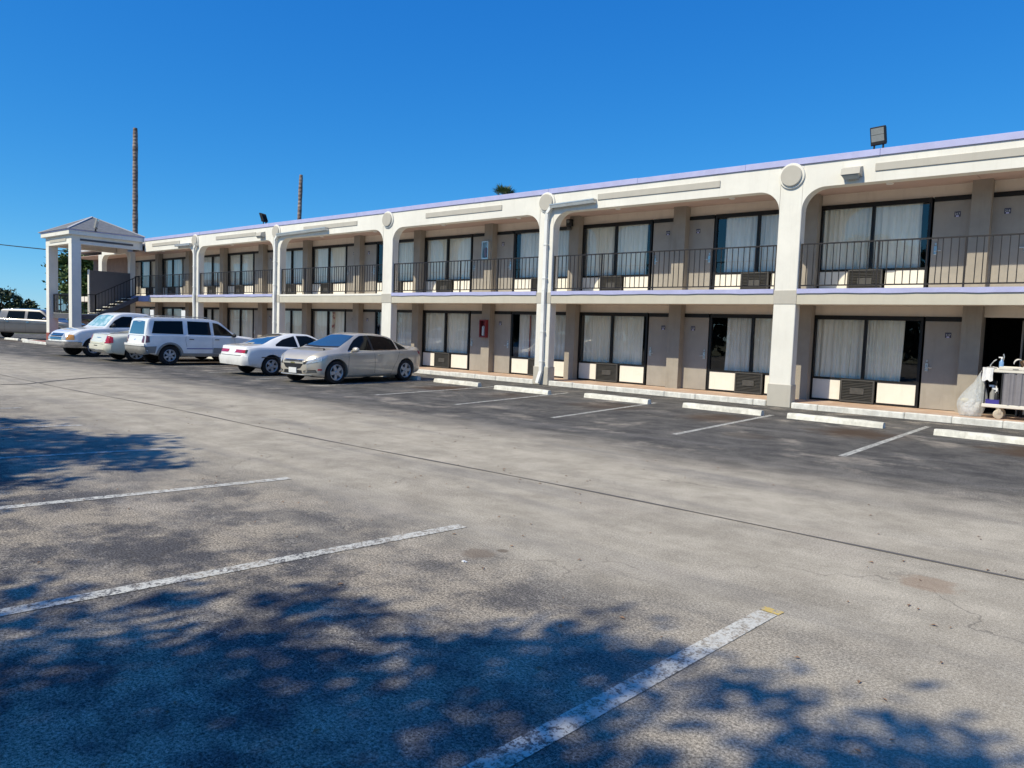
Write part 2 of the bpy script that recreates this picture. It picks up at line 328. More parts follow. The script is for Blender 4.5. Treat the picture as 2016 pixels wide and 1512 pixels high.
# ------------------------------------------------------------------ mesh helpers
class MB:
    def __init__(s): s.v = []; s.f = []; s.mi = []; s.cur = 0; s.sm = False
    def add(s, vs, fs):
        o = len(s.v); s.v += [tuple(p) for p in vs]
        for f in fs: s.f.append(tuple(i+o for i in f)); s.mi.append(s.cur)
    def box(s, x0, y0, z0, x1, y1, z1, bev=0.0):
        if bev <= 0:
            vs = [(x, y, z) for z in (z0, z1) for y in (y0, y1) for x in (x0, x1)]
            s.add(vs, [(0, 2, 3, 1), (4, 5, 7, 6), (0, 1, 5, 4), (2, 6, 7, 3), (0, 4, 6, 2), (1, 3, 7, 5)])
        else:
            b = min(bev, (x1-x0)*.45, (y1-y0)*.45, (z1-z0)*.45)
            bm = bmesh.new(); bmesh.ops.create_cube(bm, size=1)
            for q in bm.verts: q.co = Vector((x0+(q.co.x+.5)*(x1-x0), y0+(q.co.y+.5)*(y1-y0), z0+(q.co.z+.5)*(z1-z0)))
            bmesh.ops.bevel(bm, geom=bm.edges[:], offset=b, segments=1, profile=.5, affect='EDGES')
            s.frombm(bm)
    def frombm(s, bm):
        bm.verts.index_update()
        s.add([q.co[:] for q in bm.verts], [[q.index for q in f.verts] for f in bm.faces]); bm.free()
    def obox(s, c, ax, ay, az, hx, hy, hz):
        c = Vector(c); vs = []
        for k in (-1, 1):
            for j in (-1, 1):
                for i in (-1, 1): vs.append(c+ax*hx*i+ay*hy*j+az*hz*k)
        s.add(vs, [(0, 2, 3, 1), (4, 5, 7, 6), (0, 1, 5, 4), (2, 6, 7, 3), (0, 4, 6, 2), (1, 3, 7, 5)])
    def bar(s, a, b, t, t2=None):
        a, b = Vector(a), Vector(b); d = (b-a); L = d.length; az = d/L
        up = Vector((0, 0, 1)) if abs(az.z) < .95 else Vector((0, 1, 0))
        ax = up.cross(az).normalized(); ay = az.cross(ax)
        s.obox((a+b)/2, ax, ay, az, t/2, (t2 or t)/2, L/2)
    def tube(s, pts, r, n=8, cap=True):
        pts = [Vector(p) for p in pts]; rs = r if isinstance(r, (list, tuple)) else [r]*len(pts); rings = []
        for i, p in enumerate(pts):
            d = (pts[min(i+1, len(pts)-1)]-pts[max(i-1, 0)]).normalized()
            up = Vector((0, 0, 1)) if abs(d.z) < .9 else Vector((0, 1, 0))
            ax = up.cross(d).normalized(); ay = d.cross(ax)
            rings.append([p+(ax*math.cos(2*PI*k/n)+ay*math.sin(2*PI*k/n))*rs[i] for k in range(n)])
        vs = [q for rr in rings for q in rr]; fs = []
        for i in range(len(pts)-1):
            for k in range(n): fs.append((i*n+k, i*n+(k+1) % n, (i+1)*n+(k+1) % n, (i+1)*n+k))
        if cap: fs += [tuple(range(n))[::-1], tuple((len(pts)-1)*n+k for k in range(n))]
        s.add(vs, fs)
    def lathe(s, prof, axis='z', c=(0, 0, 0), n=24):
        vs = []; fs = []; m = len(prof)
        for k in range(n):
            a = 2*PI*k/n
            for (r, h) in prof:
                if axis == 'z': vs.append((c[0]+r*math.cos(a), c[1]+r*math.sin(a), c[2]+h))
                else: vs.append((c[0]+r*math.cos(a), c[1]+h, c[2]+r*math.sin(a)))
        for k in range(n):
            for i in range(m-1): fs.append((k*m+i, ((k+1) % n)*m+i, ((k+1) % n)*m+i+1, k*m+i+1))
        s.add(vs, fs)
    def prism(s, poly, y0, y1):   # polygon in x,z extruded along y
        n = len(poly); vs = [(x, y0, z) for x, z in poly]+[(x, y1, z) for x, z in poly]
        s.add(vs, [tuple(range(n)), tuple(range(2*n-1, n-1, -1))]+[(i, i+n, (i+1) % n+n, (i+1) % n) for i in range(n)])
    def mesh(s, name, mats, smooth=False):
        me = bpy.data.meshes.new(name); me.from_pydata(s.v, [], s.f)
        for q in (mats if isinstance(mats, (list, tuple)) else [mats]): me.materials.append(q)
        if any(s.mi): me.polygons.foreach_set('material_index', s.mi)
        if smooth:
            me.polygons.foreach_set('use_smooth', [True]*len(me.polygons))
            try: me.set_sharp_from_angle(angle=math.radians(40))
            except Exception: pass
        bm = bmesh.new(); bm.from_mesh(me); bmesh.ops.recalc_face_normals(bm, faces=bm.faces[:]); bm.to_mesh(me); bm.free()
        me.update(); return me
    def build(s, name, mats, parent=None, smooth=False, loc=None):
        return obj(name, s.mesh(name, mats, smooth), parent, loc)

def obj(name, me, parent=None, loc=None):
    o = bpy.data.objects.new(name, me); COL.objects.link(o)
    if parent: o.parent = parent
    if loc: o.location = loc
    return o
def empty(name, loc, rz=0):
    o = bpy.data.objects.new(name, None); COL.objects.link(o); o.location = loc; o.rotation_euler = (0, 0, rz); o.empty_display_size = .2; return o
def tag(o, label, cat, group=None):
    o['label'] = label; o['category'] = cat
    if group: o['group'] = group
    return o
def kids(o): return [q for q in bpy.data.objects if q.parent == o]
def copy_tree(o, parent=None):
    c = o.copy(); COL.objects.link(c); c.parent = parent
    for ch in kids(o): copy_tree(ch, c)
    return c
def structure(o): o['kind'] = 'structure'; return o
def bx(name, m, parent, *a, bev=0.0, loc=None):
    b = MB(); b.box(*a, bev=bev); return b.build(name, m, parent, loc=loc)

# ------------------------------------------------------------------ ground
b = MB(); b.add([(-900, -600, -.012), (700, -600, -.012), (700, 900, -.012), (-900, 900, -.012)], [(0, 1, 2, 3)])
structure(b.build('ground', MT['grassg']))
b = MB(); b.add([(-62, -46, 0), (40, -46, 0), (40, 14, 0), (-62, 14, 0)], [(0, 1, 2, 3)])
structure(b.build('parking_lot', MT['asphalt']))

def strip(name, p, q, wd, m, z=.004):
    p, q = Vector((*p, z)), Vector((*q, z)); d = (q-p).normalized(); n = Vector((-d.y, d.x, 0))*wd/2
    b = MB(); b.add([p-n, q-n, q+n, p+n], [(0, 1, 2, 3)]); return structure(b.build(name, m))
upper = [((3.46, -1.25), (3.45, -6.85), 0), ((.66, -2.1), (.85, -6.85), 0), ((-2.2, -2.0), (-1.72, -6.75), 0), ((-5.0, -1.7), (-4.35, -6.65), 0),
         ((-7.35, -2.0), (-6.85, -6.75), 0), ((-10.0, -2.0), (-9.55, -6.65), 0), ((-12.8, -2.0), (-12.1, -6.7), 0), ((-15.4, -2), (-14.95, -6.6), 0),
         ((-18.6, -2.0), (-18.05, -6.35), 0), ((-21.3, -2), (-20.8, -6.4), 0), ((-24.1, -2), (-23.6, -6.4), 0), ((-26.8, -2), (-26.4, -6.4), 0), ((6.1, -1.3), (6.1, -6.9), 0), ((8.7, -1.3), (8.7, -6.9), 0)]
for p, q, _ in upper: strip('parking_line', p, q, .10, MT['line'])
for i, (p, q) in enumerate([((4.61, -18.6), (4.97, -13.5)), ((1.75, -18.6), (2.46, -13.45)), ((-.9, -18.6), (0.0, -13.45)), ((-3.75, -18.6), (-2.42, -13.6)), ((-6.4, -18.6), (-5.04, -13.6)), ((-9.0, -18.6), (-7.7, -13.6)), ((7.1, -18.6), (7.55, -13.5))]):
    strip('parking_line', p, q, .115, MT['line'] if i in (0, 1, 2) else MT['line2'])
strip('line_tip', (4.972, -13.49), (4.98, -13.42), .12, MT['yellow'])
# valley seam along the lane and the curved dark line crossing it
b = MB(); pts = [(-60+i*.7, -11.9+.012*i*.5+.05*math.sin(i*.9)+.03*math.sin(i*.37)) for i in range(140)]
pts = [(x, -11.62+.04*math.sin(x*.7)+.10*math.sin(x*.13)+.25*max(0, (-6-x))*.04*-1) for x, y in pts]
vs = []
for i, (x, y) in enumerate(pts): wd = .016+.008*math.sin(i*1.7); vs += [(x, y-wd, .004), (x, y+wd, .004)]
b.add(vs, [(2*i, 2*i+2, 2*i+3, 2*i+1) for i in range(len(pts)-1)]); structure(b.build('dark_line', MT['darkline']))
b = MB(); vs = []
tp = [(-12.6, -12.6), (-12.5, -12.15), (-13.3, -11.2), (-14.0, -10.2), (-13.6, -9.4), (-13.2, -8.6), (-13.3, -7.6), (-13.2, -7.0)]
for i, (x, y) in enumerate(tp):
    vs += [(x-.05, y, .008), (x+.05, y, .008)]
b.add(vs, [(2*i, 2*i+1, 2*i+3, 2*i+2) for i in range(len(tp)-1)]); structure(b.build('dark_line', MT['darkline']))

# pavement (raised walk) with kerb stones -------------------------------
BAY = 7.3
pv = structure(bx('pavement', MT['walk'], None, -46.6, .155, -.05, 11.2, 1.72, .125))
kb = MB(); kb.box(0, 0, 0, 1, .15, .14, bev=.018)
xk = -34.6
while xk < 11:
    ln = random.choice((1.2, 1.55, .9, 1.83))
    segs = [(xk, min(xk+ln, 11.0))]
    for c in range(-6, 2):
        X = c*BAY; out = []
        for a, e in segs:
            if a < X+.29 and e > X-.29:
                if a < X-.33: out.append((a, X-.30))
                if e > X+.33: out.append((X+.30, e))
            else: out.append((a, e))
        segs = out
    for a, e in segs:
        q = MB(); dz = random.uniform(-.006, .006); q.box(a+.004, random.uniform(-.008, .006), -.02, e-.004, .155, .135+dz, bev=.016)
        o = q.build('kerb_stone', MT['curb'], pv)
    xk += ln
# porch slab
ps = structure(bx('porch_slab', MT['walk'], None, -41.2, -3.75, -.05, -34.75, .14, .12))
for i in range(5):
    a = -41.2+i*1.29; q = MB(); q.box(a, -3.92, -.02, a+1.28, -3.752, .13, bev=.02); q.build('kerb_stone', MT['curb'], ps)
for i in range(3):
    a = -3.90+i*1.33; q = MB(); q.box(-34.748, a, -.02, -34.6, a+1.32, .13, bev=.02); q.build('kerb_stone', MT['curb'], ps)
q = MB(); q.add([(-40.9, -3.74, .124), (-34.8, -3.74, .124), (-34.8, -2.4, .124), (-40.9, -2.4, .124)], [(0, 1, 2, 3)]); q.build('red_paint', MT['red'], ps)

# ------------------------------------------------------------------ motel building
motel = tag(empty('motel_building', (-15, .8, 0)), 'long two storey motel with cream arched columns, lavender trim and a railed balcony', 'building')
ML = Vector((15, -.8, 0))
def mp(b_, name, m, parent=None, smooth=False):   # part placed in world coordinates under the motel
    o = b_.build(name, m, parent or motel, smooth)
    if parent is None: o.location = ML
    return o
def mbox(name, m, *a, bev=0.0, parent=None):
    b = MB(); b.box(*a, bev=bev); return mp(b, name, m, parent)
Z1, Z2 = .125, 2.82
XL, XR = -46.4, 11.0
# walls, slabs, roof
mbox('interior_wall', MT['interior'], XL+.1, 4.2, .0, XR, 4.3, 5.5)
mbox('back_wall', MT['frieze'], XL, 9.0, 0, XR, 9.2, 5.6)
mbox('end_wall', MT['frieze'], XL-.2, 1.9, 0, XL, 9.2, 5.6)
mbox('end_wall', MT['frieze'], XR, 1.72, 0, XR+.2, 9.2, 5.6)
mbox('roof', MT['roof'], XL-.2, .3, 5.6, XR+.2, 9.3, 5.8)
mbox('balcony_slab', MT['frieze'], -36.4, .045, 2.52, XR, 1.69, 2.815)
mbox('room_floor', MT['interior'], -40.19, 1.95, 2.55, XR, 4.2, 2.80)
mbox('frieze', MT['frieze'], -40.19, 1.7, 2.28, XR, 1.88, 2.82)
mbox('frieze', MT['frieze'], -40.19, 1.7, 5.02, XR, 1.88, 5.6)
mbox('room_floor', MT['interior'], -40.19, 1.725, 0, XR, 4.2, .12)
# soffit panels
x = XL; i = 0
while x < XR:
    e = min(x+1.22, XR); mbox('soffit_panel', MT['soffit'], x+.003, .305, 5.285+random.uniform(-.002, .002), e-.003, 1.697, 5.31); x = e
# recessed soffit lights
for k in range(-5, 2):
    for dx in (1.9, 5.4):
        b = MB(); b.lathe([(0, -.02), (.07, -.02), (.085, 0), (.085, .01)], 'z', (k*BAY+dx, .95, 5.285), 14); mp(b, 'soffit_light', MT['white'])

def arch_poly(x0, x1, zt, zb, rx, rz, n=10):
    p = [(x0, zt), (x0, zb-rz)]
    for i in range(1, n+1):
        t = PI/2*i/n; p.append((x0+rx*(1-math.cos(t)), zb-rz+rz*math.sin(t)))
    for i in range(n, 0, -1):
        t = PI/2*i/n; p.append((x1-rx*(1-math.cos(t)), zb-rz+rz*math.sin(t)))
    p += [(x1, zb-rz), (x1, zt)]; return p
CX = [BAY*k for k in range(-4, 2)]   # columns
CX[0] = -29.05
COLX = CX+[BAY*1+.0] if False else CX
HB = .265
def beam(x0, x1, left=True):
    p = arch_poly(x0, x1, 5.72, 5.17, .52, .50)
    if not left: p = [(x0, 5.72), (x0, 5.17)]+p[12:]
    b = MB(); n = len(p)
    # strips from the top edge down to the curve so that the concave outline triangulates cleanly
    bot = p[1:-1]
    for y in (0.0, .30):
        vs = []
        for (xx, zz) in bot: vs += [(xx, y, zz), (xx, y, 5.72)]
        b.add(vs, [(2*i, 2*i+2, 2*i+3, 2*i+1) for i in range(len(bot)-1)])
    vs = []
    for (xx, zz) in bot: vs += [(xx, 0, zz), (xx, .3, zz)]
    b.add(vs, [(2*i, 2*i+1, 2*i+3, 2*i+2) for i in range(len(bot)-1)])
    o = mp(b, 'arched_beam', MT['cream']); return o
def column(X, lo=0):
    mbox('column', MT['cream'], X-HB, 0, 0, X+HB, .30, 5.72, bev=.012)
    mbox('column_band', MT['trim'], X-HB-.012, -.014, 2.47, X+HB+.012, .314, 2.80, bev=.006)
    mbox('plinth', MT['trim'], X-HB-.02, -.02, 0, X+HB+.02, .32, .55, bev=.01)
    b = MB(); b.lathe([(0, -.045), (.29, -.045), (.30, -.035), (.30, .0)], 'y', (X, -.003, 5.475), 32); rg = mp(b, 'medallion', MT['cream'])
    b = MB(); b.lathe([(0, -.095), (.23, -.095), (.245, -.085), (.245, -.046)], 'y', (X, -.003, 5.475), 32); b.build('medallion_disc', MT['trim'], rg)
for X in CX: column(X)
cols = CX+[XR+.27]
for a, e in zip(cols[:-1], cols[1:]): beam(a+HB, e-HB)
beam(-34.72, CX[0]-HB, False)
# raised trim panels on the beams, floor bands, lavender strips
bays = list(zip([-35.0]+CX, CX+[XR]))
for i, (a, e) in enumerate(bays):
    if e-a > 7: mbox('trim_panel', MT['trim'], a+1.82 if a > -8 else a+2.0, -.028, 5.395, a+5.50, -.002, 5.56, bev=.005)
    elif e-a > 5: mbox('trim_panel', MT['trim'], a+1.2, -.028, 5.395, a+4.3, -.002, 5.56, bev=.005)
    else: mbox('trim_panel', MT['trim'], a+1.82, -.028, 5.395, e, -.002, 5.56, bev=.005)
    a2 = a+HB+.014 if a in CX else -34.2
    e2 = e-HB-.014 if e in CX else e
    mbox('floor_band', MT['trimlt'], a2, .002, 2.47, e2, .04, 2.735)
    if abs(a+21.9) < .1: mbox('floor_edge', MT['cream'], a2, -.012, 2.737, e2, .042, 2.80, bev=.004)
    else:
        # strip with a slightly wavy loose lower edge, as on the building
        b = MB(); n = 24; vs = []
        for j in range(n+1):
            xx = a2+(e2-a2)*j/n; wv = .006*math.sin(j*.9+i)+.004*math.sin(j*2.3)
            vs += [(xx, -.03, 2.725+wv), (xx, -.03, 2.832), (xx, .03, 2.832), (xx, .0, 2.725+wv)]
        fs = []
        for j in range(n):
            for k in range(4): fs.append((4*j+k, 4*j+(k+1) % 4, 4*j+4+(k+1) % 4, 4*j+4+k))
        fs += [(3, 2, 1, 0), tuple(4*n+k for k in range(4))]
        b.add(vs, fs); mp(b, 'lavender_strip', MT['violet'])
x = -34.7
while x < XR:
    e = min(x+3.05, XR+.2); mbox('roof_fascia', MT['violet'], x+.002, -.035+random.uniform(-.004, .004), 5.722+random.uniform(-.001, .002), e-.002, .32, 5.872+random.uniform(-.006, .006), bev=.006); x = e
mbox('roof_flashing', MT['roof'], -34.7, .325, 5.802, XR+.2, .36, 5.86)

# window units -----------------------------------------------------------
def curtain_mesh(x0, x1, z0, z1, y, seed, flare=0.0):
    rd = random.Random(seed); n = max(10, int((x1-x0)/.022)); b = MB(); vs = []
    ph = rd.uniform(0, 6); fr = [rd.uniform(.8, 1.25) for _ in range(6)]
    rows = 5
    for j in range(rows):
        t = j/(rows-1); z = z1+(z0-z1)*t
        for i in range(n+1):
            u = i/n; xx = x0+(x1-x0)*u
            k = 2*PI*(x1-x0)*u/(.10+.04*((seed*13) % 7)/7)+1.6*math.sin(u*5+ph)
            dy = .022*math.sin(k*fr[0]+ph+.5*math.sin(k*.23))+.014*math.sin(k*.41*fr[1]+ph*2)+.008*math.sin(k*1.9)
            dy *= (.65+.55*t)
            dx = (.03*math.sin(k*.13+ph)+.02*math.sin(k*.31))*t*t+flare*t*u
            vs.append((xx+dx*(0 if i in (0,) else 1), y+dy, z))
    fs = [(j*(n+1)+i, j*(n+1)+i+1, (j+1)*(n+1)+i+1, (j+1)*(n+1)+i) for j in range(rows-1) for i in range(n)]
    b.add(vs, fs); return b
def louvre_mesh(x0, x1, z0, z1):
    b = MB(); b.box(x0, 1.60, z0, x1, 1.68, z0+.03); b.box(x0, 1.60, z1-.03, x1, 1.68, z1)
    b.box(x0, 1.60, z0+.03, x0+.035, 1.68, z1-.03); b.box(x1-.035, 1.60, z0+.03, x1, 1.68, z1-.03)
    b.box(x0+.035, 1.655, z0+.03, x1-.035, 1.68, z1-.03)
    n = 13
    for i in range(n):
        z = z0+.045+(z1-z0-.09)*i/(n-1); b.add([(x0+.035, 1.612, z-.012), (x1-.035, 1.612, z-.012), (x1-.035, 1.65, z+.010), (x0+.035, 1.65, z+.010), (x0+.035, 1.612, z-.006), (x1-.035, 1.612, z-.006), (x1-.035, 1.65, z+.016), (x0+.035, 1.65, z+.016)], [(0, 1, 2, 3), (7, 6, 5, 4), (0, 4, 5, 1), (3, 2, 6, 7)])
    cx = (x0+x1)/2; b.box(cx-.16, 1.603, (z0+z1)/2-.075, cx+.16, 1.61, (z0+z1)/2+.075)
    return b
def window_unit(B, zf, ztop, side, gapL=0.0, gapR=0.0, seed=0, xa=None, xb=None, hollow=False):
    """side 'L': window B+.2..B+2.6; side 'R': B+4.74..B+7.12"""
    if xa is None: xa, xb = (B+.17, B+2.66) if side == 'L' else (B+4.64, B+7.12)
    zg0 = zf+.60; zg1 = ztop-.105
    b = MB(); y0, y1 = 1.655, 1.745; mid = xa+(xb-xa)*.497
    b.box(xa, y0, zf+.0, xa+.06, y1, ztop); b.box(xb-.06, y0, zf, xb, y1, ztop)
    b.box(xa+.06, y0+.002, ztop-.105, xb-.06, y1, ztop-.001); b.box(xa+.06, y0+.002, zg0-.05, xb-.06, y1, zg0)
    b.box(mid-.035, y0+.001, zg0, mid+.035, y1, ztop-.106)
    b.box(xa+.06, y0+.01, zf+.001, xb-.06, y1, zf+.05)
    fr = mp(b, 'window', MT['frame'])
    for a, e in ((xa+.06, mid-.03), (mid+.03, xb-.06)):
        q = MB(); q.add([(a, 1.70, zg0), (e, 1.70, zg0), (e, 1.70, zg1), (a, 1.70, zg1)], [(0, 1, 2, 3)]); q.build('pane', MT['glass'], fr)
    cur = curtain_mesh(xa+.05+gapL, mid-.0+ (0.0), zg0-.02, zg1+.03, 1.80, seed); 
    cm_ = MT['curtain2'] if (seed*7) % 5 in (1, 3) else MT['curtain']
    cur.build('curtain', cm_, fr, smooth=True)
    cur = curtain_mesh(mid+.0, xb-.05-gapR, zg0-.02, zg1+.03, 1.80, seed+50); cur.build('curtain', cm_ if seed % 3 else MT['curtain'], fr, smooth=True)
    # infill panels and the through-wall air conditioner below
    if side == 'L': acx = (xa+.76, xa+1.54)
    else: acx = (xa+.84, xa+1.60)
    zt = zg0-.052; z0 = zf+.052
    b = MB(); b.box(xa+.062, 1.672, z0, acx[0]-.03, 1.74, zt, bev=.004); b.build('infill_panel', MT['panel'], fr)
    b = MB(); b.box(acx[1]+.05, 1.672, z0, xb-.062, 1.74, zt, bev=.004); b.build('infill_panel', MT['panel'], fr)
    b = louvre_mesh(acx[0], acx[1], z0-.03, zt+.03); b.build('air_conditioner_grille', MT['grille'], fr)
    return fr
def text_mesh(s, size, depth=.0):
    cu = bpy.data.curves.new('txt', 'FONT'); cu.body = s; cu.size = size; cu.align_x = 'CENTER'; cu.extrude = .001
    t = bpy.data.objects.new('txt', cu); COL.objects.link(t)
    dg = bpy.context.evaluated_depsgraph_get(); me = bpy.data.meshes.new_from_object(t.evaluated_get(dg))
    bpy.data.objects.remove(t); bpy.data.curves.remove(cu); return me
def door(B, zf, ztop, side, num, open_=False):
    if side == 'L': x0, x1 = B+2.70, B+3.62; hx = x0+.09; hs = 1
    else: x0, x1 = B+3.70, B+4.60; hx = x1-.09; hs = -1
    if open_:
        mbox('door_frame', MT['frame'], x0-.06, 1.66, zf, x0, 1.74, ztop); return
    b = MB(); b.box(x0, 1.672, zf+.012, x1, 1.715, ztop-.108, bev=.004); d = mp(b, 'door', MT['door'])
    b = MB(); b.box(x0-.0, 1.66, ztop-.105, x1+.04*(side=='L'), 1.74, ztop-.001)
    b.build('door_head', MT['frame'], d)
    b = MB(); b.box(hx-.035, 1.652, zf+.88, hx+.035, 1.671, zf+1.08, bev=.005); b.box(hx-.012, 1.612, zf+.955, hx+.012, 1.652, zf+.98)
    b.box(min(hx, hx+hs*.12), 1.606, zf+.955, max(hx, hx+hs*.12), 1.622, zf+.98, bev=.004); b.box(hx-.02, 1.655, zf+1.10, hx+.02, 1.671, zf+1.15, bev=.004)
    b.build('handle', MT['steel'], d)
    b = MB(); cx = (x0+x1)/2+.02*hs; zc = ztop-.42
    b.box(cx-.062, 1.662, zc-.062, cx+.062, 1.671, zc+.058, bev=.003); b.build('number_plaque', MT['plaque'], d)
    me = text_mesh(num, .068); me.materials.append(MT['plate']); o = obj('room_number', me, d); o.rotation_euler = (PI/2, 0, 0); o.location = (cx, 1.659, zc-.02)
    b = MB(); b.box(cx-.028, 1.659, zc-.062, cx+.028, 1.6615, zc-.03); b.build('plaque_mark', MT['lilac'], d)
def wall_light(X, z):
    b = MB(); b.box(X-.06, 1.60, z-.09, X+.06, 1.69, z+.09, bev=.02); mp(b, 'porch_light', MT['white'])

def pilaster(X, wd, dz=0):
    mbox('pilaster', MT['taupe'], X-wd/2, 1.42, Z1, X+wd/2, 1.95, 2.60); mbox('pilaster', MT['taupe'], X-wd/2, 1.42, Z2-.005, X+wd/2, 1.95, 5.284)
gaps = {(0, 'L', 1): (0, .36), (0, 'L', 2): (0, .18), (-1, 'R', 1): (.40, 0), (-1, 'R', 2): (.22, 0), (-1, 'L', 2): (.0, .16), (-2, 'R', 1): (.22, 0), (-2, 'R', 2): (.1, 0), (-3, 'R', 2): (.22, 0), (-3, 'R', 1): (.15, 0), (-4, 'L', 2): (0, .25), (-3, 'L', 2): (0, .0), (-4, 'R', 1): (.1, .4), (-5, 'R', 1): (.5, 0), (-5, 'L', 2): (.1, .2)}
n1, n2 = 119, 219
for k in range(-6, 2):
    B = k*BAY; sd = (k+9)*20
    if k > -6: pilaster(B+0.0, .36)
    pilaster(B+3.66, .38)
    for fl, (zf, zt) in ((1, (Z1, 2.28)), (2, (Z2, 5.02))):
        rv = random.Random(k*10+fl)
        rg = lambda: (rv.choice((0, 0, .03, .07)), rv.choice((0, 0, .05, .10, .16)))
        gl = gaps.get((k, 'L', fl)) or rg(); gr = gaps.get((k, 'R', fl)) or rg()
        if B+7.1 < XR: pass
        window_unit(B, zf, zt, 'L', *gl, seed=sd+fl) if (B+2.7 < XR and k > -6) else None
        num = (100 if fl == 1 else 200)+17-2*k
        if B+3.7 < XR and k > -6: door(B, zf, zt, 'L', str(num))
        if B+7.2 < XR:
            door(B, zf, zt, 'R', str(num-1), open_=(k == 0 and fl == 1)); window_unit(B, zf, zt, 'R', *gr, seed=sd+fl+7)
b = MB(); b.v = curtain_mesh(-9.24, -9.17, Z1+.62, 2.15, 1.762, 5).v; b.f = curtain_mesh(-9.24, -9.17, Z1+.62, 2.15, 1.762, 5).f; b.mi = [0]*len(b.f); mp(b, 'red_curtain_edge', MT['redcloth'])
b = curtain_mesh(-20.32, -20.10, Z1+.62, 2.15, 1.765, 9); mp(b, 'printed_curtain', MT['printcloth'])
# left-hand remainder beside the porch: dark recessed wall
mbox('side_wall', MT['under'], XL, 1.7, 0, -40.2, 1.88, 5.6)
mbox('walkway_slab', MT['frieze'], XL, .3, 2.5, -36.42, 1.69, 2.81)
# open doorway reveal in the right-hand bay
mbox('room_wall', MT['interior'], 4.66, 1.75, .12, 4.72, 4.2, 2.5); mbox('room_wall', MT['interior'], 3.60, 1.96, .12, 3.66, 4.2, 2.5)
b = MB(); b.box(4.56, 1.78, .14, 4.60, 2.62, 2.22, bev=.004); mp(b, 'open_door', MT['door'])

# railings ---------------------------------------------------------------
bal = MB(); bal.box(-.0085, -.0085, 2.93, .0085, .0085, 3.865); bme = bal.mesh('baluster', MT['rail'])
rbays = [(-36.2, -34.3), (-34.3, CX[0])]+list(zip(CX, CX[1:]))+[(CX[-1], XR)]
RY = .10
for (a, e) in rbays:
    a2 = a+(HB+.015 if a in CX else .02); e2 = e-(HB+.015 if e in CX else .02)
    b = MB(); b.box(a2, RY-.018, 3.865, e2, RY+.018, 3.895); b.box(a2, RY-.012, 2.90, e2, RY+.012, 2.93)
    np_ = max(1, round((e2-a2)/1.75)); ps_ = [a2+.02+(e2-a2-.04)*j/np_ for j in range(np_+1)]
    for p in ps_: b.box(p-.018, RY-.017, 2.815, p+.018, RY+.017, 3.867)
    rl = mp(b, 'railing', MT['rail'])
    far = a < -22.5
    fb = MB(); x = a2+.145
    while x < e2-.06:
        if min(abs(x-p) for p in ps_) > .05:
            if far: fb.box(x-.0085, RY-.0085, 2.93, x+.0085, RY+.0085, 3.865)
            else:
                o = obj('baluster', bme, rl, (x, RY, 0))
                if random.random() < .06: o.rotation_euler = (0, random.uniform(-.012, .012), 0)
        x += .1475
    if far:
        o = fb.build('balusters', MT['rail'], rl); o['kind'] = 'stuff'

# downspouts ---------------------------------------------------------------
def downspout(X, xr, z0, z1, shift=.06):
    g = MB()   # long open conductor run on the face of the beam
    a, e = X+.22, xr
    g.add([(a, -.16, z0), (e, -.16, z0+(z1-z0)), (e, -.005, z1), (a, -.005, z0), (a, -.18, z0+.11), (e, -.18, z1+.11), (e, -.005, z1+.11), (a, -.005, z0+.11)],
          [(0, 1, 2, 3), (0, 4, 5, 1), (3, 2, 6, 7), (1, 5, 6, 2), (0, 3, 7, 4)])
    g.add([(a, -.185, z0+.085), (e, -.185, z1+.085), (e, -.185, z1+.115), (a, -.185, z0+.115), (a, -.165, z0+.085), (e, -.165, z1+.085), (e, -.165, z1+.115), (a, -.165, z0+.115)], [(0, 1, 2, 3), (3, 2, 6, 7), (4, 5, 1, 0)])
    mp(g, 'gutter_run', MT['galv'])
    p = MB(); px = X+shift
    pts = [(X+.24, -.10, z0+.05), (px+.04, -.10, z0-.12), (px, -.075, z0-.35), (px, -.07, 3.0), (px, -.085, 2.85), (px, -.085, 2.4), (px, -.075, 2.2), (px, -.075, .42), (px-.06, -.16, .05)]
    for q, r_ in zip(pts[:-1], pts[1:]): p.bar(q, r_, .105, .085)
    for zz in (4.2, 3.2, 1.6, .7): p.box(px-.075, -.13, zz, px+.075, -.0, zz+.03)
    mp(p, 'downspout', MT['pipe'])
downspout(-7.3, -5.52, 5.27, 5.31)
downspout(-21.9, -18.2, 5.25, 5.31, .0)
downspout(CX[0], CX[0]+.3, 5.2, 5.2, .0)
b = MB(); b.box(-30.9, -.19, 5.24, -29.35, -.005, 5.36, bev=.01); mp(b, 'gutter_run', MT['galv'])
b = MB(); b.box(7.02, .0, 0, 7.0201, .001, .01)

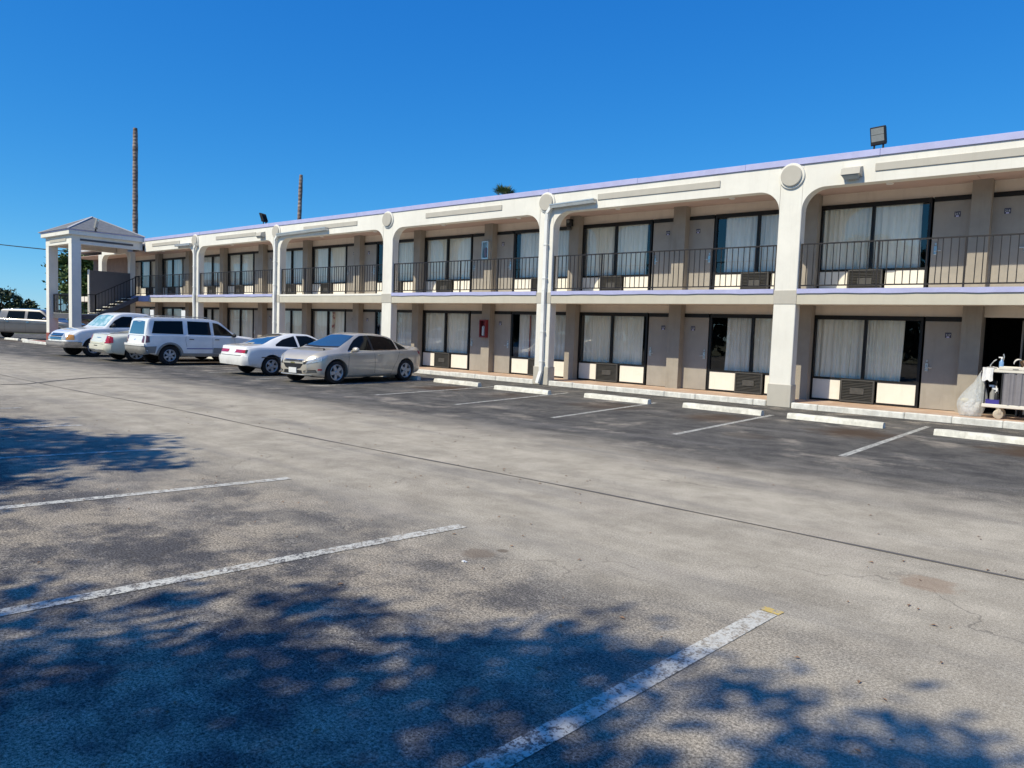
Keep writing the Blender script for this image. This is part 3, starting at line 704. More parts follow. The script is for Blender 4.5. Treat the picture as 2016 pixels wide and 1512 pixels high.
# ------------------------------------------------------------------ fixtures on the motel (things of their own)
def floodlight(loc, rz, tilt, wd, ht, label, fins=False):
    t = tag(empty('floodlight', loc, rz), label, 'floodlight')
    Rm = Matrix.Rotation(tilt, 3, 'X')
    def put(b, name, m):
        b.v = [tuple(Rm @ Vector(p)+Vector((0, 0, .10))) for p in b.v]; return b.build(name, m, t)
    b = MB(); b.box(-wd/2, -.03, 0, wd/2, .03, ht, bev=.012)
    for i in range(9): b.box(-wd/2+.02+(wd-.05)*i/8, .03, .03, -wd/2+.03+(wd-.05)*i/8, .075, ht-.03)
    put(b, 'housing', MT['black'] if not fins else MT['trim'])
    b = MB(); b.box(-wd/2+.03, -.036, .085, wd/2-.03, -.0301, ht*.56); b.box(-wd/2+.03, -.036, ht*.58, wd/2-.03, -.0301, ht-.03); put(b, 'lens', MT['lightglass'])
    b = MB(); b.box(-wd/2+.02, -.045, .02, wd/2-.02, -.0301, .075, bev=.004); put(b, 'driver_box', MT['black'])
    b = MB(); b.bar((-.1, 0, -.02), (-.1, 0, .13), .03); b.bar((.1, 0, -.02), (.1, 0, .13), .03); b.box(-.13, -.05, -.03, .13, .05, -.005); b.build('bracket', MT['black'], t)
    return t
floodlight((1.80, .20, 5.90), math.radians(-12), math.radians(14), .34, .40, 'square floodlight standing on the lavender roof edge above the right hand bay')
floodlight((-23.2, .20, 5.90), math.radians(-62), math.radians(20), .42, .40, 'narrow floodlight seen edge on, standing on the roof near the middle of the motel')
floodlight((-34.35, -2.6, 5.93), math.radians(150), math.radians(12), .50, .52, 'finned tan floodlight on the corner of the entrance porch roof', fins=True)
def wallpack(X, label):
    t = tag(empty('wall_light', (X, 0, 5.24)), label, 'wall light')
    b = MB(); b.add([(-.2, -.002, .30), (.2, -.002, .30), (.2, -.20, .24), (-.2, -.20, .24), (-.2, -.002, .06), (.2, -.002, .06), (.2, -.24, .10), (-.2, -.24, .10)],
                    [(0, 1, 2, 3), (4, 7, 6, 5), (3, 2, 6, 7), (0, 3, 7, 4), (1, 5, 6, 2), (0, 4, 5, 1)]); b.build('housing', MT['trim'], t)
    b = MB(); b.add([(-.18, -.23, .098), (.18, -.23, .098), (.14, -.17, .0), (-.14, -.17, .0), (-.18, -.03, .058), (.18, -.03, .058), (.14, -.06, .0), (-.14, -.06, .0)],
                    [(0, 3, 2, 1), (3, 7, 6, 2), (4, 5, 6, 7), (0, 4, 7, 3), (1, 2, 6, 5), (0, 1, 5, 4)]); b.build('lens', MT['lightglass'], t)
wallpack(1.36, 'grey hooded wall light on the cream beam just right of the rightmost column')
wallpack(-23.0, 'grey hooded wall light on the cream beam near the middle of the motel')
t = tag(empty('security_camera', (-7.42, 1.40, 4.98)), 'small dark camera box on the taupe pilaster under the upper soffit', 'camera')
b = MB(); b.box(-.09, -.14, -.02, .09, .018, .20, bev=.015); b.build('housing', MT['black'], t)
b = MB(); b.lathe([(0, -.17), (.045, -.165), (.05, -.14)], 'y', (0, 0, .12), 14); b.build('lens', MT['lightglass'], t)
b = MB(); b.box(-.06, -.13, -.14, .06, .0, -.03, bev=.02); b.build('bracket', MT['grille'], t)
def cabinet(loc, m, label, inner=True, h=.62):
    t = tag(empty('extinguisher_cabinet', loc), label, 'cabinet')
    b = MB(); W_, H_ = .30, h
    b.box(-W_/2, -.14, 0, -W_/2+.035, 0, H_); b.box(W_/2-.035, -.14, 0, W_/2, 0, H_); b.box(-W_/2+.035, -.14, 0, W_/2-.035, 0, .05); b.box(-W_/2+.035, -.14, H_-.04, W_/2-.035, 0, H_)
    b.box(-W_/2+.035, -.02, .05, W_/2-.035, 0, H_-.04); b.build('box', m, t)
    b = MB(); b.add([(-W_/2+.035, -.13, .05), (W_/2-.035, -.13, .05), (W_/2-.035, -.13, H_-.04), (-W_/2+.035, -.13, H_-.04)], [(0, 1, 2, 3)]); b.build('pane', MT['glass'], t)
    if inner:
        b = MB(); b.lathe([(0, .07), (.05, .07), (.055, .10), (.055, .36), (.02, .41), (0, .41)], 'z', (0, -.075, 0), 14); b.build('extinguisher', MT['firered'] if m != MT['firered'] else MT['white'], t, smooth=True)
cabinet((-10.96, 1.418, 1.34), MT['firered'], 'red fire extinguisher cabinet on the ground floor pilaster left of the downspout')
cabinet((-10.96, 1.418, 4.05), MT['galv'], 'pale grey extinguisher cabinet on the upper floor pilaster left of the downspout')

# ------------------------------------------------------------------ entrance porch and stairs
porch = tag(empty('entrance_porch', (-36.7, -1.8, 0)), 'tall square porch with cream posts and hipped roof at the far end of the motel', 'porch')
PL = Vector((36.7, 1.8, 0))
def pp(b, name, m, smooth=False, par=None):
    o = b.build(name, m, par or porch, smooth)
    if par is None: o.location = PL
    return o
def pbox(name, m, *a, bev=0.0): b = MB(); b.box(*a, bev=bev); return pp(b, name, m)
for (X, Y) in ((-35.0, -3.5), (-38.25, -3.5)):
    pbox('post', MT['cream'], X-.42, Y, .62, X, Y+.45, 5.25, bev=.01); pbox('post_base', MT['red'], X-.43, Y-.01, .12, X+.01, Y+.46, .62, bev=.01)
pbox('post', MT['cream'], -36.95, .02, .12, -36.6, .30, 5.25, bev=.01)
pbox('post', MT['cream'], -41.05, .02, .12, -40.55, .30, 5.25, bev=.01)
pbox('beam', MT['cream'], -38.67, -3.5, 5.251, -35.0, -3.2, 5.68); pbox('beam', MT['cream'], -35.3, -3.199, 5.251, -35.0, .0, 5.68)
pbox('beam', MT['cream'], -38.67, -3.199, 5.251, -38.37, .0, 5.68)
pbox('trim_panel', MT['trim'], -38.0, -3.528, 5.39, -35.7, -3.502, 5.55); pbox('trim_panel', MT['darkgrey'], -34.998, -3.1, 5.42, -34.97, -.5, 5.52)
# rear arch
p = arch_poly(-40.55, -36.95, 5.66, 5.2, .5, .5); bot = p[1:-1]; b = MB()
for y in (.02, .30):
    vs = []
    for (xx, zz) in bot: vs += [(xx, y, zz), (xx, y, 5.66)]
    b.add(vs, [(2*i, 2*i+2, 2*i+3, 2*i+1) for i in range(len(bot)-1)])
vs = []
for (xx, zz) in bot: vs += [(xx, .02, zz), (xx, .3, zz)]
b.add(vs, [(2*i, 2*i+1, 2*i+3, 2*i+2) for i in range(len(bot)-1)]); pp(b, 'rear_arch', MT['cream'])
pbox('ceiling', MT['soffit'], -38.36, -3.19, 5.60, -35.31, .0, 5.63)
b = MB(); b.box(-38.85, -3.68, 5.682, -34.82, .02, 5.90, bev=.01); pp(b, 'eaves', MT['cream'])
b = MB(); b.box(-38.89, -3.72, 5.902, -34.78, .02, 5.95, bev=.005); pp(b, 'eaves_trim', MT['violet'])
b = MB(); e0 = [(-38.93, -3.76, 5.952), (-34.74, -3.76, 5.952), (-34.74, .03, 5.952), (-38.93, .03, 5.952)]; ap = (-36.83, -1.86, 6.90)
b.add(e0+[ap], [(0, 1, 4), (1, 2, 4), (2, 3, 4), (3, 0, 4), (3, 2, 1, 0)]); pp(b, 'hip_roof', MT['shingle'])
b = MB()
for c in e0: b.bar((c[0], c[1], c[2]+.01), (ap[0], ap[1], ap[2]+.02), .09, .04)
pp(b, 'ridge_cap', MT['roof'])

stair = tag(empty('staircase', (-36.0, -1.2, .12)), 'dark open staircase with pale treads under the porch, rising to the balcony', 'staircase')
SL = Vector((36.0, 1.2, -.12))
def spart(b, name, m, par=None):
    o = b.build(name, m, par or stair)
    if par is None: o.location = SL
    return o
b = MB(); b.box(-38.2, -3.3, 1.52, -35.45, -2.1, 1.70); spart(b, 'landing', MT['tread'])
b = MB(); b.box(-38.2, -3.31, 1.42, -35.44, -3.302, 1.69); b.box(-35.448, -3.3, 1.42, -35.44, -2.1, 1.66); spart(b, 'landing_edge', MT['darkgrey'])
b = MB(); b.box(-36.72, -2.08, 1.45, -36.58, .0, 4.05); spart(b, 'stair_wall', MT['stairwall'])
b = MB(); b.box(-36.74, -2.13, 1.45, -36.56, -2.081, 4.08); spart(b, 'wall_end_trim', MT['cream'])
for i in range(6):
    y = -1.98+i*.33; z = 1.80+i*.17
    b = MB(); b.box(-36.56, y-.17, z-.05, -35.5, y+.14, z, bev=.008); spart(b, 'tread', MT['tread'])
    y = -1.98+i*.33; z = 1.53-i*.17
for i in range(8):
    y = -1.95+i*.27; z = 1.52-i*.175
    b = MB(); b.box(-38.0, y-.15, z-.05, -36.75, y+.13, z, bev=.008); spart(b, 'tread', MT['tread'])
b = MB()
for X in (-35.5, -36.55): b.add([(X, -2.2, 1.42), (X, .05, 2.58), (X, .05, 2.80), (X, -2.2, 1.70), (X+.04, -2.2, 1.42), (X+.04, .05, 2.58), (X+.04, .05, 2.80), (X+.04, -2.2, 1.70)], [(0, 1, 2, 3), (7, 6, 5, 4), (0, 4, 5, 1), (3, 2, 6, 7), (0, 3, 7, 4), (1, 5, 6, 2)])
b.add([(-36.5, -2.2, 1.40), (-35.5, -2.2, 1.40), (-35.5, .05, 2.56), (-36.5, .05, 2.56), (-36.5, -2.2, 1.43), (-35.5, -2.2, 1.43), (-35.5, .05, 2.59), (-36.5, .05, 2.59)], [(0, 1, 2, 3), (7, 6, 5, 4), (0, 4, 5, 1), (2, 6, 7, 3)])
b.add([(-38.0, -2.1, 1.30), (-36.8, -2.1, 1.30), (-36.8, .1, .10), (-38.0, .1, .10), (-38.0, -2.1, 1.38), (-36.8, -2.1, 1.38), (-36.8, .1, .18), (-38.0, .1, .18)], [(0, 1, 2, 3), (7, 6, 5, 4), (0, 4, 5, 1), (2, 6, 7, 3), (0, 3, 7, 4), (1, 5, 6, 2)])
spart(b, 'stringer', MT['darkgrey'])
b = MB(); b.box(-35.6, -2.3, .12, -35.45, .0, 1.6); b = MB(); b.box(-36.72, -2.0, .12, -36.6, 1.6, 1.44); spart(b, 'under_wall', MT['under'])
b = MB(); b.box(-36.4, -.02, 2.50, -34.25, .038, 2.80); spart(b, 'slab_edge', MT['violet'])
def srail(pts, n, zlo):
    b = MB(); (a, e) = pts; a, e = Vector(a), Vector(e)
    b.bar(a, e, .04); b.bar(a-Vector((0, 0, .92)), e-Vector((0, 0, .92)), .03); b.bar(a-Vector((0, 0, .96)), a+Vector((0, 0, .015)), .045); b.bar(e-Vector((0, 0, .96)), e+Vector((0, 0, .015)), .045); r_ = spart(b, 'railing', MT['rail'])
    for i in range(1, n):
        p = a.lerp(e, i/n); q = MB(); q.bar(p-Vector((0, 0, .97)), p, .02 if i % 6 else .035); q.build('baluster', MT['rail'], r_)
srail(((-35.47, -2.2, 2.72), (-35.47, .0, 3.88)), 14, 0)
srail(((-35.47, -3.28, 2.70), (-35.47, -2.2, 2.72)), 6, 0)
srail(((-38.18, -3.28, 2.70), (-38.18, -2.1, 2.70)), 8, 0)
srail(((-38.18, -3.28, 2.70), (-35.47, -3.28, 2.70)), 16, 0)

# ------------------------------------------------------------------ wheel stops
sb = MB(); prof = [(-.09, 0), (.09, 0), (.075, .07), (.055, .115), (-.055, .115), (-.075, .07)]
n = 9; vs = []
for j in range(n+1):
    xx = -.92+1.84*j/n; e = .012*math.sin(j*2.1); sc = .93 if j in (0, n) else 1
    for (yy, zz) in prof: vs.append((xx, yy*sc+e*.4, zz*sc+e*.25*(zz > .05)))
fs = [(6*j+k, 6*j+(k+1) % 6, 6*j+6+(k+1) % 6, 6*j+6+k) for j in range(n) for k in range(6)]+[tuple(range(6))[::-1], tuple(6*n+k for k in range(6))]
sb.add(vs, fs); sme = sb.mesh('wheel_stop', MT['stop'])
stops = [(4.75, -2.72, -.05, 'white concrete wheel stop in the rightmost stall, below the laundry cart'),
         (2.02, -2.42, -.04, 'long white wheel stop in the stall just right of the rightmost column'),
         (-.35, -2.40, -.03, 'white wheel stop in the stall just left of the rightmost column'),
         (-3.05, -2.42, -.03, 'chipped white wheel stop in the third stall from the right'),
         (-5.82, -2.68, .0, 'white wheel stop beside the column that carries the white downspout'),
         (-8.45, -2.45, -.03, 'white wheel stop in the stall right of the parked champagne sedan'),
         (-11.1, -2.35, 0, 'wheel stop behind the rear wheels of the champagne sedan'),
         (-13.95, -2.3, 0, 'wheel stop at the nose of the white hatchback coupe'),
         (-16.7, -2.3, 0, 'wheel stop in the empty stall between the white utility vehicle and the coupe'),
         (-19.6, -2.3, 0, 'wheel stop at the nose of the white utility vehicle'),
         (-22.6, -2.3, 0, 'wheel stop at the nose of the cream sedan'),
         (-25.6, -2.3, 0, 'wheel stop behind the white pickup with the chrome bumper'),
         (-45.1, -3.30, .10, 'leftmost white wheel stop, in front of the silver pickup'),
         (-43.6, -3.05, -.12, 'middle one of three white wheel stops in front of the silver pickup'),
         (-41.9, -3.05, .02, 'white wheel stop left of the porch post, in front of the silver pickup')]
for (x, y, rz, lb) in stops:
    o = obj('wheel_stop', sme, None, (x, y, .001)); o.rotation_euler = (0, 0, rz); tag(o, lb, 'wheel stop', 'concrete wheel stops at the heads of the parking stalls')
# blank white signs behind the parked vehicles
for (x, y, lb) in ((-31.1, -1.2, 'small blank white sign on a post, behind the roof of the white pickup'), (-27.8, -1.2, 'taller blank white sign on a post, behind the roof of the white utility vehicle')):
    t = tag(empty('parking_sign', (x, y, 0), .15), lb, 'sign', 'white signs between the porch and the parked vehicles')
    b = MB(); b.box(-.15, -.008, 1.50, .15, .0, 2.02, bev=.003); b.build('plate', MT['white'], t)
    b = MB(); b.box(-.02, .001, 0, .02, .04, 2.0); b.build('post', MT['galv'], t)

# ------------------------------------------------------------------ vehicles
def pch(pts):
    xs = [p[0] for p in pts]; ys = [p[1] for p in pts]; n = len(xs)
    d = [(ys[i+1]-ys[i])/(xs[i+1]-xs[i]) for i in range(n-1)]; mm = [d[0]]
    for i in range(1, n-1): mm.append(0 if d[i-1]*d[i] <= 0 else 2*d[i-1]*d[i]/(d[i-1]+d[i]))
    mm.append(d[-1])
    def f(x):
        if x <= xs[0]: return ys[0]
        if x >= xs[-1]: return ys[-1]
        i = max(j for j in range(n) if xs[j] <= x); i = min(i, n-2); h = xs[i+1]-xs[i]; t = (x-xs[i])/h
        return (2*t**3-3*t*t+1)*ys[i]+(t**3-2*t*t+t)*h*mm[i]+(-2*t**3+3*t*t)*ys[i+1]+(t**3-t*t)*h*mm[i+1]
    return f
def catmull(P, sub):
    out = []
    n = len(P)
    for i in range(n-1):
        p0 = P[max(i-1, 0)]; p1 = P[i]; p2 = P[i+1]; p3 = P[min(i+2, n-1)]
        for s_ in range(sub):
            t = s_/sub
            out.append(tuple(.5*((2*p1[k])+(-p0[k]+p2[k])*t+(2*p0[k]-5*p1[k]+4*p2[k]-p3[k])*t*t+(-p0[k]+3*p1[k]-3*p2[k]+p3[k])*t**3) for k in (0, 1)))
    out.append(P[-1]); return out

class Car:
    def __init__(s, name, label, cat, loc, heading, sp, scale=1.0):
        s.sp = sp; s.root = tag(empty(name, (loc[0], loc[1], 0), heading), label, cat); s.root.scale = (scale,)*3
        top, sh, wd, wt, zb = (pch(sp[k]) for k in ('top', 'sh', 'w', 'wt', 'zb'))
        x0, x1 = sp['top'][0][0], sp['top'][-1][0]; N = 72
        xs = [x0+(x1-x0)*i/N for i in range(N+1)]
        rings = []
        def sect(x):
            zt, zs, w_, t_, z0 = top(x), sh(x), wd(x), wt(x), zb(x); zs = min(zs, zt-.03); e = zt-zs; bl = w_*(.985 if sp.get('box') else .965); q1, q2 = (.93, .985) if sp.get('box') else (.86, .955)
            P_ = [(0, z0), (w_*.80, z0), (w_*.94, z0+.03), (w_*.985, z0+.14), (w_, z0+(zs-z0)*.55), (w_*.992, zs-.09), (bl, zs-.01), (bl+(t_-bl)*.12, zs+e*.06),
                  (bl+(t_-bl)*.58, zs+e*.52), (t_, zs+e*q1), (t_-.07, zs+e*q2), (t_*.55, zt-.005), (0, zt)]
            return catmull(P_, 3)
        for x in xs: rings.append([(x, q[0], q[1]) for q in sect(x)])
        def endcap(r, sgn, bul):
            cz = sum(q[2] for q in r)/len(r); out = []
            for sc, dx in ((.975, .35), (.93, .7), (.82, .9), (.55, 1.0), (.2, 1.03)):
                out.append([(q[0]+sgn*bul*dx, q[1]*sc, cz+(q[2]-cz)*sc) for q in r])
            return out
        f_ = endcap(rings[-1], 1, sp.get('bf', .05)); r_ = endcap(rings[0], -1, sp.get('br', .04))
        rings = r_[::-1]+rings+f_
        m = len(rings[0]); full = []
        for r in rings: full.append(r+[(q[0], -q[1], q[2]) for q in r[-2:0:-1]])
        m2 = len(full[0]); b = MB(); b.add([q for r in full for q in r], [(i*m2+k, i*m2+(k+1) % m2, (i+1)*m2+(k+1) % m2, (i+1)*m2+k) for i in range(len(full)-1) for k in range(m2)]+[tuple(range(m2))[::-1], tuple((len(full)-1)*m2+k for k in range(m2))])
        me = b.mesh('body', [sp['paint'], MT['black']]); s.body = obj('body', me, s.root)
        bm = bmesh.new(); bm.from_mesh(me); s.bvh = BVHTree.FromBMesh(bm); bm.free()
        # wheel arches (and a load bed) cut out of the shell
        wr = sp['wr']; cb = bmesh.new(); ys_ = wd(0)
        for ax in (sp['fx'], sp['rx']):
            for sy in (1, -1):
                bmesh.ops.create_cone(cb, cap_ends=True, segments=40, radius1=wr+.055, radius2=wr+.055, depth=.5, matrix=Matrix.Translation((ax, sy*(ys_-.08), wr)) @ Matrix.Rotation(PI/2, 4, 'X'))
        for bxx in sp.get('cut', []):
            x0_, x1_, y_, z0_, z1_ = bxx
            bmesh.ops.create_cube(cb, size=1, matrix=Matrix.Translation(((x0_+x1_)/2, 0, (z0_+z1_)/2)) @ Matrix.Diagonal((x1_-x0_, 2*y_, z1_-z0_, 1)))
        cm = bpy.data.meshes.new('cut'); cb.to_mesh(cm); cb.free(); cutter = bpy.data.objects.new('cut', cm); COL.objects.link(cutter)
        old = s.root.matrix_world.copy(); s.body.parent = None; s.body.matrix_world = Matrix.Identity(4)
        md = s.body.modifiers.new('b', 'BOOLEAN'); md.operation = 'DIFFERENCE'; md.solver = 'EXACT'; md.use_self = False; md.object = cutter
        dg = bpy.context.evaluated_depsgraph_get(); dg.update(); nm = bpy.data.meshes.new_from_object(s.body.evaluated_get(dg))
        s.body.modifiers.clear(); s.body.data = nm; s.body.parent = s.root
        bpy.data.objects.remove(cutter)
        for p in nm.polygons:
            c = p.center; p.use_smooth = True
            for ax in (sp['fx'], sp['rx']):
                rr = math.hypot(c.x-ax, c.z-wr)
                if rr < wr+.053 and abs(c.y) > ys_-.5 and c.z > .12: p.material_index = 1; p.use_smooth = False
            if c.z < zb(c.x)+.01: p.material_index = 1
        try: nm.set_sharp_from_angle(angle=math.radians(38))
        except Exception: pass
        s.wd = wd; s.top = top; s.zb = zb
        s.wheels()
    def patch(s, name, m, A, Bc, view='side', sy=1, off=.006, nv=4, par=None, nu=None, yaw=0.0, smooth=True):
        """surface patch between 2-D curves A and Bc, cast on the body"""
        def resample(C, n):
            L = [0]
            for p, q in zip(C, C[1:]): L.append(L[-1]+math.hypot(q[0]-p[0], q[1]-p[1]))
            out = []
            for i in range(n+1):
                t = L[-1]*i/n; j = max(k for k in range(len(L)) if L[k] <= t+1e-9); j = min(j, len(C)-2)
                u = (t-L[j])/(L[j+1]-L[j]) if L[j+1] > L[j] else 0; out.append((C[j][0]+(C[j+1][0]-C[j][0])*u, C[j][1]+(C[j+1][1]-C[j][1])*u))
            return out
        if nu is None: nu = max(4, min(24, int(math.hypot(A[-1][0]-A[0][0], A[-1][1]-A[0][1])/.06)))
        if len(A) > nu: nu = len(A)*2
        a_, b_ = resample(A, nu), resample(Bc, nu); P_ = []; N_ = []; last = None
        for j in range(nv+1):
            for i in range(nu+1):
                t = j/nv; h = a_[i][0]+(b_[i][0]-a_[i][0])*t; z = a_[i][1]+(b_[i][1]-a_[i][1])*t
                if view == 'side': o, d = Vector((h, sy*2.5, z)), Vector((0, -sy, 0))
                elif view == 'top': o, d = Vector((h, z, 4)), Vector((0, 0, -1))
                else:
                    sg = 1 if view == 'front' else -1
                    d = Vector((-sg*math.cos(yaw), -math.sin(yaw), 0)); rt = Vector((math.sin(yaw)*sg*-1, math.cos(yaw), 0)); o = -d*4+rt*h+Vector((0, 0, z))
                loc, nrm, idx, dist = s.bvh.ray_cast(o, d)
                if loc is None:
                    loc, nrm, idx, dist = s.bvh.find_nearest(o+d*2)
                if nrm.dot(d) > 0: nrm = -nrm
                P_.append(loc); N_.append(nrm)
        b = MB(); top_ = [p+n*off for p, n in zip(P_, N_)]
        idx = lambda i, j: j*(nu+1)+i
        fs = [(idx(i, j), idx(i+1, j), idx(i+1, j+1), idx(i, j+1)) for j in range(nv) for i in range(nu)]
        bd = [idx(i, 0) for i in range(nu+1)]+[idx(nu, j) for j in range(1, nv+1)]+[idx(i, nv) for i in range(nu-1, -1, -1)]+[idx(0, j) for j in range(nv-1, 0, -1)]
        k0 = len(top_); vs = top_+[P_[q]-N_[q]*.006 for q in bd]; n = len(bd)
        for k in range(n): fs.append((bd[k], bd[(k+1) % n], k0+(k+1) % n, k0+k))
        b.add(vs, fs); return b.build(name, m, par or s.body if par != 'root' else s.root, smooth)
    def both(s, *a, **k): return [s.patch(*a, sy=q, **k) for q in (1, -1)]
    def part(s, b, name, m, smooth=False, par=None): return b.build(name, m, par or s.root, smooth)
    def wheels(s):
        sp = s.sp; r = sp['wr']; tw = sp.get('tw', .20); rim = sp.get('rim', 'five'); rr = r*sp.get('rimr', .66)
        tb = MB(); tb.lathe([(rr, -tw*.42), (rr+.02, -tw*.5), (r-.03, -tw*.5), (r-.008, -tw*.42), (r, -tw*.3), (r, tw*.3), (r-.008, tw*.42), (r-.03, tw*.5), (rr+.02, tw*.5), (rr, tw*.42), (rr, -tw*.42)], 'y', n=36)
        tme = tb.mesh('tyre', MT['rubber'], True)
        rb = MB(); y = -tw*.40   # outer side faces -y before rotation
        rb.lathe([(rr+.004, y-.012), (rr-.012, y-.02), (rr-.03, y), (rr-.035, y+.06), (rr, y+.06)], 'y', n=36)
        n = {'five': 5, 'six': 6, 'seven': 7, 'three': 3, 'ten': 10}[rim]; wdt = {'five': .20, 'six': .16, 'seven': .13, 'three': .34, 'ten': .09}[rim]*rr/.22
        for k in range(n):
            a = 2*PI*k/n+PI/2; c_, s_ = math.cos(a), math.sin(a); w0, w1 = .045*wdt/.2, wdt*.38
            def P(rad, off, yy): return (c_*rad-s_*off, yy, s_*rad+c_*off)
            vs = [P(.03, -w0, y-.005), P(.03, w0, y-.005), P(rr-.02, w1*.62, y-.004), P(rr-.02, -w1*.62, y-.004), P(.03, -w0, y+.03), P(.03, w0, y+.03), P(rr-.02, w1*.62, y+.03), P(rr-.02, -w1*.62, y+.03)]
            rb.add(vs, [(0, 1, 2, 3), (7, 6, 5, 4), (0, 4, 5, 1), (3, 2, 6, 7), (0, 3, 7, 4), (1, 5, 6, 2)])
        rb.lathe([(0, y-.02), (.035, y-.02), (.05, y-.008), (.055, y+.02)], 'y', n=16)
        rme = rb.mesh('rim', MT['alloy'], False)
        hb = MB(); hb.lathe([(0, y+.05), (rr-.01, y+.05), (rr-.01, tw*.4), (0, tw*.4)], 'y', n=28); hme = hb.mesh('wheel', MT['black'])
        for ax in (sp['fx'], sp['rx']):
            for sy in (-1, 1):
                yy = sy*(s.wd(0)-tw*.5-.025); w_ = obj('wheel', hme, s.root, (ax, yy, r)); w_.rotation_euler = (0, random.uniform(0, 1.2), 0) if sy < 0 else (0, random.uniform(0, 1.2), PI)
                obj('tyre', tme, w_); obj('rim', rme, w_)
    def mirror(s, x, z, y, m):
        for sy in (1, -1):
            bm = bmesh.new(); bmesh.ops.create_icosphere(bm, subdivisions=2, radius=1, matrix=Matrix.Translation((x, sy*(y+.12), z)) @ Matrix.Diagonal((.075, .125, .08, 1)))
            b = MB(); b.frombm(bm); b.bar((x-.01, sy*(y-.06), z-.05), (x, sy*(y+.06), z-.02), .06, .03); s.part(b, 'wing_mirror', m, True)
    def plate(s, end, z, wd=.15, m=None, y=0.0):
        v = 'front' if end > 0 else 'rear'
        pl = s.patch('number_plate', m or MT['plate'], [(-wd+y, z-.075), (wd+y, z-.075)], [(-wd+y, z+.075), (wd+y, z+.075)], view=v, off=.02, nu=4, nv=2, par='root', smooth=False)
    def handle(s, x, z, m=None, par=None):
        for sy in (1, -1): s.patch('door_handle', m or s.sp['paint'], [(x, z-.014), (x+.17, z-.012)], [(x, z+.014), (x+.17, z+.014)], sy=sy, off=.03, nv=2, nu=6)
    def seamline(s, pts, wd=.008):   # gap drawn as a narrow recess patch on both sides
        A = [(p[0]-wd/2, p[1]) for p in pts]; B_ = [(p[0]+wd/2, p[1]) for p in pts]
        for sy in (1, -1): s.patch('panel_gap', MT['seam'], A, B_, sy=sy, off=.0015, nv=1, nu=max(6, len(pts)*3))
    def arc(s, ax, r0, r1, m, off, a0=-10, a1=190, name='arch_trim'):
        wr = s.sp['wr']; A = []; B_ = []
        for i in range(19):
            a = math.radians(a0+(a1-a0)*i/18); A.append((ax+r0*math.cos(a), wr+r0*math.sin(a))); B_.append((ax+r1*math.cos(a), wr+r1*math.sin(a)))
        for sy in (1, -1): s.patch(name, m, A, B_, sy=sy, off=off, nv=2, nu=36)
    def hgap(s, pts, view='side', wd=.008, m=None, off=.0015, name='panel_gap'):
        A = [(p[0], p[1]-wd/2) for p in pts]; B_ = [(p[0], p[1]+wd/2) for p in pts]
        for sy in ((1, -1) if view == 'side' else (1,)): s.patch(name, m or MT['seam'], A, B_, sy=sy, view=view, off=off, nv=1, nu=16)

def heading(dx, dy): return math.atan2(dy, dx)

# --- champagne sedan (nose towards the lane)
sp = dict(paint=MT['carpaint_g'], wr=.335, fx=1.41, rx=-1.36, rim='five', rimr=.68, tw=.21, bf=.05, br=.04,
  top=[(-2.22, .90), (-2.14, 1.03), (-1.95, 1.085), (-1.62, 1.12), (-1.25, 1.27), (-.85, 1.41), (-.4, 1.47), (.1, 1.475), (.38, 1.43), (.75, 1.27), (1.18, 1.06), (1.35, 1.005), (1.75, .94), (1.96, .85), (2.07, .76), (2.12, .67)],
  sh=[(-2.22, .80), (-2.1, .93), (-1.6, .98), (0, .93), (1.1, .90), (1.6, .86), (1.93, .78), (2.12, .58)],
  w=[(-2.22, .66), (-2.1, .78), (-1.8, .86), (-1.2, .895), (0, .90), (1.2, .895), (1.7, .86), (1.92, .79), (2.04, .66), (2.12, .54)],
  wt=[(-2.22, .60), (-2.1, .68), (-1.7, .62), (-1.2, .53), (-.6, .53), (.2, .55), (.5, .56), (.9, .64), (1.2, .72), (1.6, .72), (1.9, .62), (2.12, .46)],
  zb=[(-2.22, .34), (-1.9, .24), (-1.3, .19), (0, .17), (1.4, .17), (1.9, .20), (2.12, .26)])
c = Car('parked_sedan', 'champagne four door sedan parked nose out, nearest of the five parked vehicles', 'car', (-10.80, -4.40), heading(.32, -2.68), sp, .99); c.root.scale[2] = .94
for (nm, A, B_) in (('side_window', [(.06, .965), (.96, .945)], [(.04, 1.40), (.30, 1.385), (.55, 1.27), (.80, 1.10), (.98, .96)]),
                    ('side_window', [(-.98, .985), (-.02, .968)], [(-1.02, 1.28), (-.70, 1.37), (-.04, 1.405)]),
                    ('quarter_window', [(-1.42, 1.02), (-1.06, .99)], [(-1.40, 1.06), (-1.20, 1.20), (-1.09, 1.25)])):
    c.both(nm, MT['carglass'], A, B_, off=.004)
c.both('window_trim', MT['chrome'], [(-1.45, .988), (-.5, .965), (1.0, .932)], [(-1.45, 1.0), (-.5, .977), (1.0, .944)], off=.007, nv=1)
c.both('pillar_cover', MT['black'], [(-.03, .968), (.07, .965)], [(-.05, 1.40), (.05, 1.40)], off=.003)
c.patch('windscreen', MT['screen'], [(-.66, 1.075), (0, 1.06), (.66, 1.075)], [(-.50, 1.385), (0, 1.41), (.50, 1.385)], view='front', off=.004, nv=8)
c.patch('cowl', MT['black'], [(-.68, 1.04), (0, 1.02), (.68, 1.04)], [(-.66, 1.073), (0, 1.058), (.66, 1.073)], view='front', off=.003, nv=2)
c.patch('rear_window', MT['screen'], [(-.58, 1.16), (.58, 1.16)], [(-.46, 1.38), (.46, 1.38)], view='rear', off=.004, nv=6)
c.patch('grille', MT['black'], [(-.29, .45), (-.18, .42), (.18, .42), (.29, .45)], [(-.38, .565), (.38, .565)], view='front', off=.006)
